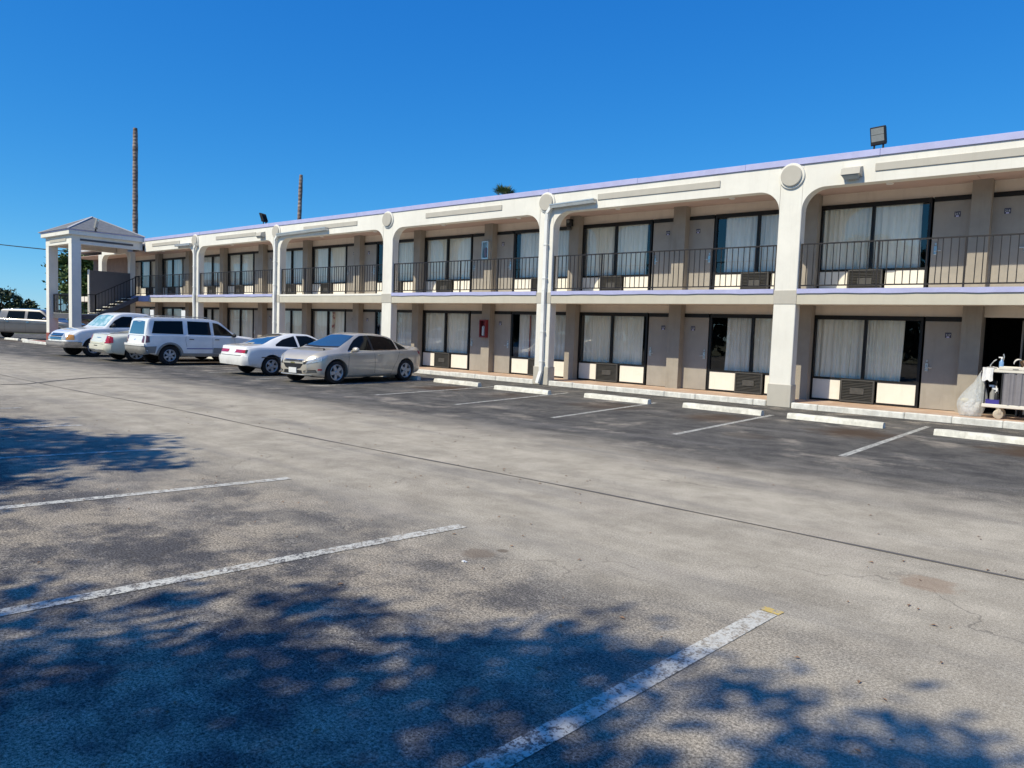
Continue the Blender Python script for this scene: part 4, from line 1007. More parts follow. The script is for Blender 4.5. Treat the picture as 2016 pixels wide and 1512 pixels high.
c.patch('grille_bar', c.sp['paint'], [(-.40, .572), (.40, .572)], [(-.41, .618), (.41, .618)], view='front', off=.014, nv=2)
c.patch('grille', MT['black'], [(-.36, .625), (.36, .625)], [(-.34, .665), (.34, .665)], view='front', off=.006, nv=2)
c.patch('grille_frame', MT['chrome'], [(-.37, .667), (.37, .667)], [(-.36, .682), (.36, .682)], view='front', off=.012, nv=1)
b = MB(); b.box(-.035, -.10, -.016, .02, .10, .016); 
c.patch('emblem', MT['gold'], [(-.085, .583), (-.035, .576), (.035, .576), (.085, .583)], [(-.085, .603), (-.035, .612), (.035, .612), (.085, .603)], view='front', off=.022, nv=1, nu=8)
for q in (1, -1):
    c.patch('headlight', MT['clearlens'], [(q*.42, .565), (q*.62, .60), (q*.80, .66)], [(q*.44, .63), (q*.60, .70), (q*.80, .775)], view='front', off=.010, yaw=q*math.radians(0), nv=4, par='root')
    c.patch('headlight_inner', MT['black'], [(q*.41, .56), (q*.5, .58)], [(q*.43, .625), (q*.5, .66)], view='front', off=.012, nv=2)
    c.patch('fog_grille', MT['black'], [(q*.40, .335), (q*.72, .34)], [(q*.42, .385), (q*.70, .41)], view='front', off=.006, nv=2)
    c.patch('fog_bar', MT['galv'], [(q*.43, .352), (q*.70, .358)], [(q*.43, .360), (q*.70, .366)], view='front', off=.010, nv=1)
    c.patch('tail_light', MT['redlens'], [(q*.50, .80), (q*.76, .78)], [(q*.52, .93), (q*.74, .95)], view='rear', off=.008, nv=3, par='root')
    c.patch('lower_grille', MT['black'], [(q*.02, .30), (q*.36, .30)], [(q*.02, .40), (q*.34, .385)], view='front', off=.005, nv=2)
c.both('tail_light', MT['redlens'], [(-2.16, .80), (-1.98, .86)], [(-2.12, .94), (-1.93, .955)], off=.007, nv=2)
c.both('headlight_side', MT['clearlens'], [(1.86, .70), (2.02, .66)], [(1.70, .83), (1.98, .76)], off=.006, nv=2)
c.both('side_marker', MT['redlens'], [(1.88, .40), (1.97, .40)], [(1.88, .44), (1.97, .44)], off=.006, nv=1)
c.patch('front_lip', MT['galv'], [(-.60, .255), (.60, .255)], [(-.60, .275), (.60, .275)], view='front', off=.02, nv=1)
c.plate(1, .38); c.plate(-1, .62)
for xx in ([(1.02, .30), (1.0, .6), (.98, .93)], [(-.02, .22), (-.02, .6), (0, .96)], [(-.95, .66), (-1.0, .8), (-1.08, .98)], [(-.70, .24), (-.80, .45), (-.93, .64)]): c.seamline(xx)
c.hgap([(-.72, .235), (1.0, .225)]); c.handle(-.30, .84); c.handle(-1.22, .86)
c.hgap([(-1.9, .80), (-.9, .845), (.9, .80)], wd=.012, m=c.sp['paint'], off=.008, name='body_crease')
c.hgap([(-.62, .955), (-.3, .995), (.3, .995), (.62, .955)], view='front', wd=.01)
c.mirror(.84, .99, .87, c.sp['paint'])

# --- white hatchback coupe (tail towards the lane)
sp = dict(paint=MT['carpaint_w'], wr=.295, fx=1.30, rx=-1.25, rim='five', rimr=.66, tw=.19, bf=.04, br=.05,
  top=[(-2.10, .70), (-2.08, .80), (-2.03, .885), (-1.80, .910), (-1.52, .935), (-1.08, 1.12), (-.70, 1.245), (-.30, 1.30), (.15, 1.285), (.5, 1.15), (.85, .985), (1.05, .925), (1.5, .87), (2.0, .74), (2.15, .66)],
  sh=[(-2.10, .62), (-2.0, .80), (-1.6, .86), (0, .84), (1.0, .81), (1.6, .76), (2.15, .58)],
  w=[(-2.10, .76), (-2.0, .82), (-1.6, .85), (0, .857), (1.2, .85), (1.8, .80), (2.15, .68)],
  wt=[(-2.10, .68), (-2.0, .74), (-1.6, .72), (-1.3, .62), (-.8, .54), (0, .52), (.4, .55), (.8, .64), (1.1, .68), (1.6, .68), (2.15, .55)],
  zb=[(-2.10, .32), (-1.7, .24), (-1.2, .18), (0, .16), (1.3, .17), (2.15, .24)])
c = Car('parked_coupe', 'white two door hatchback coupe parked tail out beside the champagne sedan', 'car', (-13.90, -4.28), heading(.05, 1), sp, .985)
c.both('side_window', MT['carglass'], [(-.28, .868), (.74, .86)], [(-.30, 1.22), (.10, 1.225), (.36, 1.13), (.62, .98), (.76, .88)], off=.004)
c.both('quarter_window', MT['carglass'], [(-1.10, .90), (-.36, .87)], [(-1.08, .95), (-.80, 1.10), (-.38, 1.215)], off=.004)
c.patch('rear_window', MT['screen'], [(-.60, .945), (0, .935), (.60, .945)], [(-.44, 1.24), (0, 1.265), (.44, 1.24)], view='rear', off=.004, nv=8)
c.patch('windscreen', MT['screen'], [(-.62, .96), (.62, .96)], [(-.47, 1.22), (.47, 1.22)], view='front', off=.004, nv=6)
for q in (1, -1):
    c.patch('tail_light', MT['redlens'], [(q*.22, .68), (q*.74, .68)], [(q*.22, .775), (q*.75, .775)], view='rear', off=.010, nv=2, par='root')
    c.patch('tail_light_edge', MT['black'], [(q*.745, .675), (q*.79, .675)], [(q*.745, .78), (q*.785, .78)], view='rear', off=.010, nv=1)
    c.patch('headlight', MT['clearlens'], [(q*.30, .58), (q*.62, .58)], [(q*.30, .65), (q*.62, .65)], view='front', off=.008, nv=2)
c.patch('rear_bumper', c.sp['paint'], [(-.80, .34), (.80, .34)], [(-.81, .58), (.81, .58)], view='rear', off=.05, nv=3)
c.both('rear_bumper_side', c.sp['paint'], [(-2.09, .36), (-1.62, .36)], [(-2.09, .56), (-1.62, .56)], off=.012, nv=3)
c.hgap([(-.82, .60), (.82, .60)], view='rear', wd=.018); c.hgap([(-1.60, .56), (2.0, .54)], wd=.028, m=MT['black'], off=.010, name='side_moulding')
c.plate(-1, .50, m=MT['plate']); c.seamline([(.70, .22), (.78, .5), (.76, .84)]); c.seamline([(-.36, .22), (-.42, .5), (-.34, .86)]); c.handle(-.30, .76)
c.mirror(.70, .90, .82, c.sp['paint'])

# --- white sport utility vehicle (tail towards the lane)
sp = dict(paint=MT['carpaint_w'], wr=.375, fx=1.46, rx=-1.48, rim='six', rimr=.60, tw=.24, bf=.05, br=.03,
  top=[(-2.40, .95), (-2.375, 1.08), (-2.33, 1.35), (-2.26, 1.66), (-2.17, 1.765), (-1.8, 1.81), (-.6, 1.82), (.1, 1.80), (.45, 1.72), (.85, 1.42), (1.12, 1.22), (1.25, 1.17), (1.8, 1.12), (2.2, 1.02), (2.38, .90)],
  sh=[(-2.40, .88), (-2.34, 1.02), (-2.2, 1.12), (-1, 1.13), (1.1, 1.10), (1.8, 1.02), (2.38, .80)],
  box=1, w=[(-2.40, .86), (-2.3, .90), (-2.0, .91), (0, .91), (1.4, .905), (2.1, .86), (2.38, .74)],
  wt=[(-2.40, .82), (-2.25, .79), (-2.0, .76), (-1, .75), (.3, .74), (.8, .76), (1.2, .80), (1.8, .76), (2.38, .62)],
  zb=[(-2.40, .50), (-2.1, .40), (-1.4, .34), (0, .32), (1.4, .34), (2.38, .42)])
c = Car('parked_suv', 'white sport utility vehicle with grey lower cladding and roof rack, parked tail out', 'suv', (-19.48, -4.62), heading(.055, 1), sp, .905)
c.both('side_window', MT['carglass'], [(.22, 1.17), (1.02, 1.15)], [(.20, 1.66), (.42, 1.63), (.74, 1.42), (1.03, 1.18)], off=.005)
c.both('side_window', MT['carglass'], [(-.80, 1.18), (.10, 1.175)], [(-.80, 1.69), (.06, 1.68)], off=.005)
c.both('quarter_window', MT['carglass'], [(-2.14, 1.20), (-.98, 1.185)], [(-2.02, 1.66), (-.98, 1.69)], off=.005)
c.patch('rear_window', MT['screen'], [(-.72, 1.16), (0, 1.15), (.72, 1.16)], [(-.60, 1.64), (0, 1.665), (.60, 1.64)], view='rear', off=.005, nv=6)
c.patch('windscreen', MT['screen'], [(-.72, 1.27), (.72, 1.27)], [(-.60, 1.68), (.60, 1.68)], view='front', off=.005, nv=6)
c.patch('tailgate_badge', MT['chrome'], [(-.03, .92), (.03, .92)], [(-.03, .97), (.03, .97)], view='rear', off=.012, nv=1)
c.hgap([(-.74, 1.10), (.74, 1.10)], view='rear', wd=.01)
for q in (1, -1):
    c.patch('tail_light', MT['darklens'], [(q*.70, .84), (q*.84, .84)], [(q*.70, 1.10), (q*.82, 1.09)], view='rear', off=.010, nv=3, par='root')
    c.patch('headlight', MT['clearlens'], [(q*.34, .80), (q*.66, .80)], [(q*.34, .92), (q*.66, .92)], view='front', off=.008, nv=2)
c.both('tail_light', MT['darklens'], [(-2.36, .84), (-2.22, .86)], [(-2.33, 1.12), (-2.22, 1.08)], off=.008, nv=2)
c.patch('rear_bumper', c.sp['paint'], [(-.86, .72), (.86, .72)], [(-.86, .80), (.86, .80)], view='rear', off=.11, nv=2, smooth=False)
c.patch('bumper_cladding', MT['cladding'], [(-.86, .48), (.86, .48)], [(-.87, .715), (.87, .715)], view='rear', off=.09, nv=3)
c.both('bumper_cladding', MT['cladding'], [(-2.40, .48), (-2.03, .46)], [(-2.40, .70), (-1.98, .72)], off=.02, nv=2)
c.plate(-1, .60, y=-.28)
for ax in (sp['fx'], sp['rx']): c.arc(ax, sp['wr']+.05, sp['wr']+.125, MT['cladding'], .022)
c.both('sill_cladding', MT['cladding'], [(-1.0, .36), (.98, .36)], [(-.98, .46), (.98, .46)], off=.015, nv=2)
c.both('door_cladding', MT['cladding'], [(.18, .47), (.94, .47)], [(.18, .68), (.94, .66)], off=.014, nv=2)
c.hgap([(-.86, .64), (.16, .64)], wd=.03, m=MT['bluetray'], off=.010, name='side_moulding')
c.seamline([(.16, .40), (.16, .8), (.16, 1.14)]); c.seamline([(1.08, .45), (1.08, .8), (1.05, 1.12)]); c.seamline([(-.86, .72), (-.9, .95), (-.88, 1.15)])
c.handle(-.76, 1.0, MT['black']); c.handle(.24, 1.0, MT['black']); c.mirror(.98, 1.18, .90, MT['black'])
b = MB()
for q in (1, -1): b.tube([(-1.9, q*.58, 1.80), (-1.7, q*.58, 1.855), (0, q*.58, 1.86), (.15, q*.58, 1.80)], .016, 8)
for xx in (-1.5, -.3): b.box(xx-.02, -.58, 1.845, xx+.02, .58, 1.868)
c.part(b, 'roof_rack', MT['cladding'])
b = MB(); b.box(-2.42, -.05, .40, -2.3, .05, .46); c.part(b, 'tow_hitch', MT['black'])

# --- cream sedan (tail towards the lane), seen between the two white trucks
sp = dict(paint=MT['carpaint_c'], wr=.345, fx=1.52, rx=-1.53, rim='seven', rimr=.68, tw=.22, bf=.04, br=.05,
  top=[(-2.46, .80), (-2.42, .98), (-2.34, 1.055), (-1.7, 1.10), (-1.45, 1.15), (-1.0, 1.34), (-.6, 1.44), (0, 1.47), (.35, 1.43), (.7, 1.26), (1.0, 1.08), (1.2, 1.03), (1.9, .98), (2.3, .88), (2.46, .76)],
  sh=[(-2.46, .72), (-2.38, .93), (-1.8, 1.0), (0, .98), (1.2, .95), (2.0, .86), (2.46, .66)],
  w=[(-2.46, .82), (-2.35, .88), (-2.0, .93), (0, .94), (1.6, .93), (2.2, .88), (2.46, .78)],
  wt=[(-2.46, .76), (-2.3, .78), (-1.7, .72), (-1.2, .60), (-.6, .57), (.2, .57), (.7, .66), (1.1, .78), (1.9, .76), (2.46, .66)],
  zb=[(-2.46, .38), (-2.1, .27), (-1.5, .21), (0, .19), (1.5, .20), (2.46, .27)])
c = Car('parked_sedan', 'cream sedan with red tail lights, parked between the white pickup and white utility vehicle', 'car', (-21.85, -4.55), heading(.055, 1), sp, 1.0); c.root.scale = (1.03, 1.06, .93)
c.both('side_window', MT['carglass'], [(.12, 1.02), (.86, 1.0)], [(.1, 1.38), (.38, 1.34), (.88, 1.04)], off=.004); c.both('side_window', MT['carglass'], [(-1.0, 1.03), (.03, 1.02)], [(-.9, 1.32), (.0, 1.39)], off=.004)
c.patch('rear_window', MT['screen'], [(-.66, 1.17), (.66, 1.17)], [(-.50, 1.40), (.50, 1.40)], view='rear', off=.004, nv=6); c.patch('windscreen', MT['screen'], [(-.68, 1.12), (.68, 1.12)], [(-.52, 1.38), (.52, 1.38)], view='front', off=.004, nv=6)
for q in (1, -1): c.patch('tail_light', MT['redlens'], [(q*.70, .70), (q*.86, .70)], [(q*.70, 1.0), (q*.84, .96)], view='rear', off=.012, nv=3, par='root')
c.both('tail_light', MT['redlens'], [(-2.42, .70), (-2.28, .72)], [(-2.38, .95), (-2.28, .94)], off=.010, nv=2)
c.hgap([(-.80, .66), (.80, .66)], view='rear', wd=.014); c.hgap([(-.20, .90), (.20, .90)], view='rear', wd=.02, m=MT['chrome'], off=.012, name='tailgate_trim')
c.patch('rear_bumper', c.sp['paint'], [(-.86, .36), (.86, .36)], [(-.88, .64), (.88, .64)], view='rear', off=.04, nv=3); c.plate(-1, .50); c.handle(-.2, .90); c.mirror(.84, 1.03, .9, c.sp['paint'])
c.hgap([(-.16, .595), (.16, .595)], view='rear', wd=.03, m=MT['black'], off=.045, name='plate_recess')

# --- white pickup (nose towards the lane)
def pickup_spec(paint, L_=5.7, crew=False):
    d = .35 if crew else 0
    return dict(paint=paint, wr=.39, fx=1.78, rx=-1.78-d*.3, rim='five', rimr=.60, tw=.25, bf=.05, br=.03,
      top=[(-2.86-d, 1.20), (-2.80-d, 1.33), (-2.6-d, 1.36), (-1.0-d, 1.38), (-.92-d, 1.45), (-.84-d, 1.80), (-.70-d, 1.89), (0, 1.93), (.45, 1.90), (.72, 1.80), (1.02, 1.52), (1.25, 1.29), (1.38, 1.23), (2.0, 1.18), (2.5, 1.08), (2.70, .98), (2.78, .86)],
      sh=[(-2.86-d, 1.1), (-2.7-d, 1.24), (-1.0, 1.26), (1.2, 1.20), (2.2, 1.10), (2.78, .78)],
      w=[(-2.86-d, .93), (-2.6-d, .97), (0, .98), (1.8, .98), (2.4, .93), (2.78, .80)],
      wt=[(-2.86-d, .90), (-1.1-d, .90), (-.86-d, .80), (-.6, .76), (.4, .74), (.8, .76), (1.3, .86), (2.2, .82), (2.78, .68)],
      zb=[(-2.86-d, .52), (-2.0, .42), (0, .38), (1.8, .40), (2.78, .42)], cut=[(-2.72-d, -1.08-d, .78, .85, 2.2)])
c = Car('parked_pickup', 'white pickup truck with chrome bumper and amber corner lamps, parked nose out', 'pickup truck', (-25.65, -4.72), heading(.10, -1), pickup_spec(MT['carpaint_w']), .93)
c.both('side_window', MT['carglass'], [(.10, 1.28), (1.10, 1.25)], [(.08, 1.74), (.5, 1.74), (.84, 1.55), (1.12, 1.28)], off=.005); c.both('quarter_window', MT['carglass'], [(-.72, 1.30), (-.04, 1.285)], [(-.68, 1.72), (-.04, 1.74)], off=.005)
c.patch('windscreen', MT['sunshade'], [(-.74, 1.31), (0, 1.29), (.74, 1.31)], [(-.62, 1.76), (0, 1.80), (.62, 1.76)], view='front', off=.005, nv=8)
c.patch('grille', MT['chrome'], [(-.50, .68), (.50, .68)], [(-.50, .96), (.50, .96)], view='front', off=.02, nv=3)
for i in range(4): c.patch('grille_slot', MT['black'], [(-.46, .71+i*.062), (.46, .71+i*.062)], [(-.46, .74+i*.062), (.46, .74+i*.062)], view='front', off=.024, nv=1)
c.patch('front_bumper', MT['chrome'], [(-.92, .44), (.92, .44)], [(-.92, .64), (.92, .64)], view='front', off=.10, nv=4)
c.both('bumper_side', MT['chrome'], [(2.25, .46), (2.78, .46)], [(2.25, .62), (2.78, .62)], off=.03, nv=2)
for q in (1, -1):
    c.patch('headlight', MT['clearlens'], [(q*.54, .70), (q*.76, .70)], [(q*.54, .92), (q*.76, .90)], view='front', off=.014, nv=3, par='root')
    c.patch('corner_lamp', MT['amber'], [(q*.765, .70), (q*.90, .70)], [(q*.765, .92), (q*.88, .90)], view='front', off=.014, nv=3)
c.both('corner_lamp', MT['amber'], [(2.52, .72), (2.66, .70)], [(2.52, .90), (2.66, .92)], off=.010, nv=2)
c.plate(1, .54); c.seamline([(1.18, .45), (1.18, .8), (1.16, 1.22)]); c.handle(.10, 1.08); c.mirror(1.02, 1.36, .97, MT['black'])
for ax in (1.78, -1.78): c.arc(ax, .445, .47, c.sp['paint'], .012)
b = MB(); b.box(-.9, -.96, .34, 1.1, -.90, .40); c.part(b, 'running_board', MT['black'])

# --- silver pickup beyond the porch, seen from the side
spc = pickup_spec(MT['carpaint_s'], crew=True)
sx = lambda x: x+.42 if x >= .4 else (x-.35 if x <= -.55 else x)
for kk in ('top', 'sh', 'w', 'wt', 'zb'): spc[kk] = [(sx(a_), q_) for a_, q_ in spc[kk]]
spc['fx'] = sx(spc['fx']); spc['rx'] = sx(spc['rx']); spc['cut'] = [(sx(a_), sx(b_), q1, q2, q3) for a_, b_, q1, q2, q3 in spc['cut']]
c = Car('parked_pickup', 'silver crew cab pickup truck standing sideways beyond the porch posts at the far left', 'pickup truck', (-47.25, -1.55), math.atan2(.645, .764), spc, 1.0)
c.both('side_window', MT['carglass'], [(.22, 1.27), (1.50, 1.25)], [(.20, 1.75), (.92, 1.75), (1.22, 1.56), (1.54, 1.28)], off=.005); c.both('side_window', MT['carglass'], [(-1.08, 1.28), (.04, 1.27)], [(-1.02, 1.75), (.02, 1.76)], off=.005)
c.patch('windscreen', MT['screen'], [(-.74, 1.31), (.74, 1.31)], [(-.62, 1.76), (.62, 1.76)], view='front', off=.005, nv=6)
for q in (1, -1): c.patch('headlight', MT['clearlens'], [(q*.54, .70), (q*.86, .70)], [(q*.54, .92), (q*.86, .90)], view='front', off=.014, nv=3)
c.patch('front_bumper', MT['chrome'], [(-.92, .44), (.92, .44)], [(-.92, .64), (.92, .64)], view='front', off=.10, nv=4)
c.hgap([(-2.9, 1.02), (2.5, .98)], wd=.02, m=c.sp['paint'], off=.012, name='body_crease'); c.seamline([(1.6, .45), (1.6, .8), (1.58, 1.2)]); c.seamline([(.13, .42), (.13, .8), (.13, 1.25)]); c.seamline([(-1.18, .42), (-1.18, .8), (-1.18, 1.25)])
c.handle(.2, 1.08, MT['chrome']); c.handle(-1.08, 1.09, MT['chrome']); c.mirror(1.42, 1.34, .97, MT['chrome'])
for ax in (spc['fx'], spc['rx']): c.arc(ax, .445, .49, MT['cladding'], .014)

# ------------------------------------------------------------------ housekeeping cart
CYc = .74
cart = tag(empty('housekeeping_cart', (4.75, CYc, Z1)), 'cream housekeeping cart with grey fabric sides standing at the dark open doorway', 'cart')
def cpart(b, name, m, smooth=False, par=None): return b.build(name, m, par or cart, smooth)
b = MB(); b.box(-.66, -.26, .235, .62, .26, .31, bev=.012); cpart(b, 'bottom_deck', MT['cartshelf'])
b = MB(); b.box(-.62, -.26, .97, .62, .26, 1.06, bev=.012); b.box(-.40, -.27, 1.03, .62, -.20, 1.10, bev=.01); b.box(-.40, .20, 1.03, .62, .27, 1.10, bev=.01); cpart(b, 'top_tray', MT['cartshelf'])
b = MB(); b.box(-.16, -.274, 1.045, -.06, -.2705, 1.065); b.box(.10, -.274, 1.04, .32, -.2705, 1.055); cpart(b, 'tray_label', MT['cladding'])
for (x, y) in ((-.62, -.22), (-.62, .22), (-.33, -.22), (-.33, .22), (.58, -.22), (.58, .22)):
    b = MB(); b.box(x-.012, y-.012, .31, x+.012, y+.012, .97); cpart(b, 'upright', MT['black'])
b = MB(); n = 46; vs = []
for i in range(n+1):
    x = -.31+.90*i/n; y = -.245+.014*math.sin(i*.75)+.010*math.sin(i*1.9)
    vs += [(x, y, .312), (x, y+.004, .968)]
b.add(vs, [(2*i, 2*i+2, 2*i+3, 2*i+1) for i in range(n)]); cpart(b, 'fabric_side', MT['fabric'], True)
for (x, y) in ((-.36, -.20), (-.36, .20), (.5, -.2), (.5, .2)):
    b = MB(); b.lathe([(0, -.028), (.06, -.028), (.095, -.02), (.10, 0), (.095, .02), (.06, .028), (0, .028)], 'y', (0, 0, .10), 20); b.box(-.03, -.04, .12, .03, .04, .236); o = cpart(b, 'caster', MT['wheelcream'], True); o.location = (x, y, 0); o.rotation_euler = (0, 0, 1.0+x)
b = MB(); b.box(-.60, -.20, .312, -.36, .2, .315); b.box(-.60, -.20, .315, -.36, -.185, .40); b.box(-.60, .185, .315, -.36, .2, .40); b.box(-.60, -.185, .315, -.585, .185, .40); b.box(-.375, -.185, .315, -.36, .185, .40)
o = b.build('tray', MT['bluetray']); o.location = (4.75, CYc, Z1+.0); tag(o, 'blue plastic tray on the lower deck of the housekeeping cart', 'tray')
# things in and on the cart
def bottle(loc, r, h, m, label, cap=MT['white']):
    t = tag(empty('spray_bottle', loc), label, 'bottle')
    b = MB(); b.lathe([(0, 0), (r, 0), (r, h*.6), (r*.4, h*.78), (r*.3, h*.86), (0, h*.86)], 'z', n=16); b.build('bottle_body', m, t, True)
    b = MB(); b.lathe([(0, h*.85), (r*.38, h*.85), (r*.38, h), (0, h)], 'z', n=12); b.box(-r*1.3, -r*.3, h*.97, r*.4, r*.3, h*1.08); b.build('spray_head', cap, t)
bottle((4.37, .62, Z1+1.061), .042, .22, MT['bluebottle'], 'pale blue spray bottle on the top tray of the cart')
bottle((4.26, .60, Z1+.316), .05, .36, MT['cladding'], 'grey cleaning bottle standing in the blue tray')
bottle((4.30, .68, Z1+.316), .055, .44, MT['white'], 'tall pale cleaning bottle at the back of the blue tray', MT['black'])
bottle((4.33, .60, Z1+.316), .045, .30, MT['black'], 'black cleaning bottle standing in the blue tray')
b = MB(); b.tube([(4.16, .64, Z1+.98), (4.18, .64, Z1+1.12), (4.23, .64, Z1+1.20), (4.28, .64, Z1+1.24)], .011, 8); b.tube([(4.385, .66, Z1+1.06), (4.39, .66, Z1+1.22), (4.405, .66, Z1+1.30), (4.39, .66, Z1+1.36)], .011, 8)
tag(b.build('duster_handle', MT['galv'], None, True), 'two curved grey duster handles sticking up from the left end of the cart', 'handle')
b = MB(); vs = []; n = 14
for i in range(n+1):
    t = i/n; a = PI*.85*t; y0 = .55
    vs += [(4.60+.085*(1-math.cos(a)), y0, Z1+1.10+.10*math.sin(a)+.05), (4.56+.085*(1-math.cos(a)), y0+.22, Z1+1.12+.10*math.sin(a)+.05)]
b.add(vs, [(2*i, 2*i+2, 2*i+3, 2*i+1) for i in range(n)])
vv = [tuple(p) for p in b.v]; b.add([(p[0], p[1], p[2]+.003) for p in vv], [(2*i+1, 2*i+3, 2*i+2, 2*i) for i in range(n)])
tag(b.build('paper_roll', MT['white'], None, True), 'curled white sheet of paper on the top tray of the cart', 'paper')
b = MB(); b.obox((4.80, .80, Z1+1.20), Vector((.86, .2, .42)).normalized(), Vector((-.2, 1, 0)).normalized(), Vector((-.42, 0, .86)).normalized(), .11, .12, .06)
tag(b.build('carton', MT['carton']), 'tilted brown carton at the right of the top tray of the cart', 'box')
b = MB(); b.box(4.62, .52, Z1+1.062, 4.74, .72, Z1+1.10, bev=.01); b.box(4.76, .52, Z1+1.062, 4.83, .6, Z1+1.13, bev=.02); tag(b.build('folded_cloth', MT['towel']), 'folded pale cloth lying on the top tray of the cart', 'cloth')
# towel over the left end
b = MB(); n = 10; vs = []
pr_ = [(4.30, 1.068), (4.22, 1.085), (4.14, 1.075), (4.07, 1.04), (4.05, .95), (4.055, .86), (4.06, .80)]
for j, (x, z) in enumerate(pr_):
    for i in range(n+1):
        y = .46+.30*i/n; vs.append((x+.012*math.sin(i*1.3+j), y, Z1+z+.006*math.sin(i*2.1+j*.7)-(.03*math.sin(i*1.1) if j == len(pr_)-1 else 0)))
b.add(vs, [(j*(n+1)+i, j*(n+1)+i+1, (j+1)*(n+1)+i+1, (j+1)*(n+1)+i) for j in range(len(pr_)-1) for i in range(n)])
q = [tuple(p) for p in b.v]
# front drop of the towel
vs = []
for j in range(6):
    for i in range(9):
        x = 4.07+.19*i/8; vs.append((x+.006*math.sin(j+i), .455-.012*math.sin(i*1.4)-.008, Z1+1.07-.055*j-(.02*math.sin(i*1.2) if j == 5 else 0)))
b.add(vs, [(j*9+i, j*9+i+1, (j+1)*9+i+1, (j+1)*9+i) for j in range(5) for i in range(8)])
tag(b.build('towel', MT['towel'], None, True), 'white towel hung over the left end of the cart', 'towel')
# clear bag with linen inside
bm = bmesh.new(); bmesh.ops.create_uvsphere(bm, u_segments=36, v_segments=30, radius=1)
for v_ in bm.verts:
    p = v_.co; t = (p.z+1)/2; a = math.atan2(p.y, p.x)
    rad = math.hypot(p.x, p.y)
    prof_ = .15+.115*math.sin(PI*min(1, (t+.12)/.85))-.13*max(0, t-.35)**.9
    fold = 1+.07*math.sin(a*7+t*5)*t+.03*math.sin(a*13+2*t)
    r_ = prof_*(rad/max(.2, math.sin(math.acos(max(-1, min(1, p.z))))+1e-6) if rad > 1e-4 else 0)
    r_ = min(r_, prof_)*fold
    sh_ = .30*max(0, t-.25)**1.2
    v_.co = Vector((r_*math.cos(a)+sh_*1.0, r_*.75*math.sin(a), t*1.0))
b = MB(); b.frombm(bm); bag = tag(empty('refuse_bag', (3.86, .80, Z1)), 'see through white refuse bag hanging from the left end of the cart', 'bag')
b.build('bag_skin', MT['bag'], bag, True)
rd = random.Random(3); b = MB()
for i in range(9):
    bm = bmesh.new(); bmesh.ops.create_icosphere(bm, subdivisions=2, radius=.085, matrix=Matrix.Translation((rd.uniform(-.12, .12), rd.uniform(-.07, .07), .10+rd.uniform(0, .20))))
    for v_ in bm.verts: v_.co += Vector((rd.uniform(-.02, .02),)*3)
    b.frombm(bm)
b.build('crumpled_linen', MT['towel'], bag, True)
bm = bmesh.new(); bmesh.ops.create_icosphere(bm, subdivisions=2, radius=.06, matrix=Matrix.Translation((-.11, -.06, .34)) @ Matrix.Diagonal((1.5, .8, .8, 1))); b = MB(); b.frombm(bm)
b.build('yellow_wrapper', mat('yellow_wrapper', (.78, .68, .42), .6), bag, True)

# ------------------------------------------------------------------ trees
def crown_mesh(blobs, nleaf, size, m, seed, droop=.3, shell=.55, cr=(.16, .34), km=26):
    rd = random.Random(seed); vs = []; fs = []; tot = sum(b_[3]*b_[4]*b_[5] for b_ in blobs)
    sub = []
    for (x, y, z, rx, ry, rz) in blobs:
        k = int(km*rx*ry*rz/tot*len(blobs))+14
        for _ in range(k):
            while True:
                p = Vector((rd.uniform(-1, 1), rd.uniform(-1, 1), rd.uniform(-1, 1)))
                if shell < p.length < 1: break
            sub.append((x+p.x*rx, y+p.y*ry, z+p.z*rz, rd.uniform(*cr)*min(rx, ry, rz)))
    for i in range(nleaf):
        c = rd.choice(sub); g = lambda: rd.gauss(0, .5)*c[3]*1.5
        p = Vector((c[0]+g(), c[1]+g(), c[2]+g()*.8)); s_ = size*rd.uniform(.6, 1.3)
        a = Vector((rd.gauss(0, 1), rd.gauss(0, 1), rd.gauss(0, .7))).normalized(); n_ = Vector((rd.gauss(0, 1), rd.gauss(0, 1), rd.gauss(0, 1))); bb = a.cross(n_).normalized()
        o = len(vs); vs += [p-a*s_, p+bb*s_*.45, p+a*s_, p-bb*s_*.45]; fs.append((o, o+1, o+2, o+3))
    me = bpy.data.meshes.new('crown'); me.from_pydata(vs, [], fs); me.materials.append(m); return me
def tree(name, base, blobs, nleaf, size, m, label, seed, cat='tree', tr=.18, group=None, dens=.55, cr=(.16, .34), km=26):
    t = tag(empty(name, base), label, cat, group); loc = [(b_[0], b_[1], b_[2], b_[3], b_[4], b_[5]) for b_ in blobs]
    obj('crown', crown_mesh(loc, nleaf, size, m, seed, shell=dens, cr=cr, km=km), t)
    b = MB(); z0 = min(b_[2] for b_ in blobs); rd = random.Random(seed)
    b.tube([(0, 0, -.1), (.05, .02, z0*.4), (-.04, .05, z0*.8), (0, 0, z0)], [tr*1.5, tr, tr*.85, tr*.7], 10); b.build('trunk', MT['bark'], t, True)
    for (x, y, z, rx, ry, rz) in blobs:
        q = MB()
        for k in range(4):
            e = (x+rd.uniform(-.6, .6)*rx, y+rd.uniform(-.6, .6)*ry, z+rd.uniform(-.2, .7)*rz)
            q.tube([(0, 0, z0*.72), (e[0]*.45, e[1]*.45, z0*.72+(e[2]-z0*.72)*.55), e], [tr*.45, tr*.28, .02], 6)
        q.build('limb', MT['bark'], t, True)
    return t
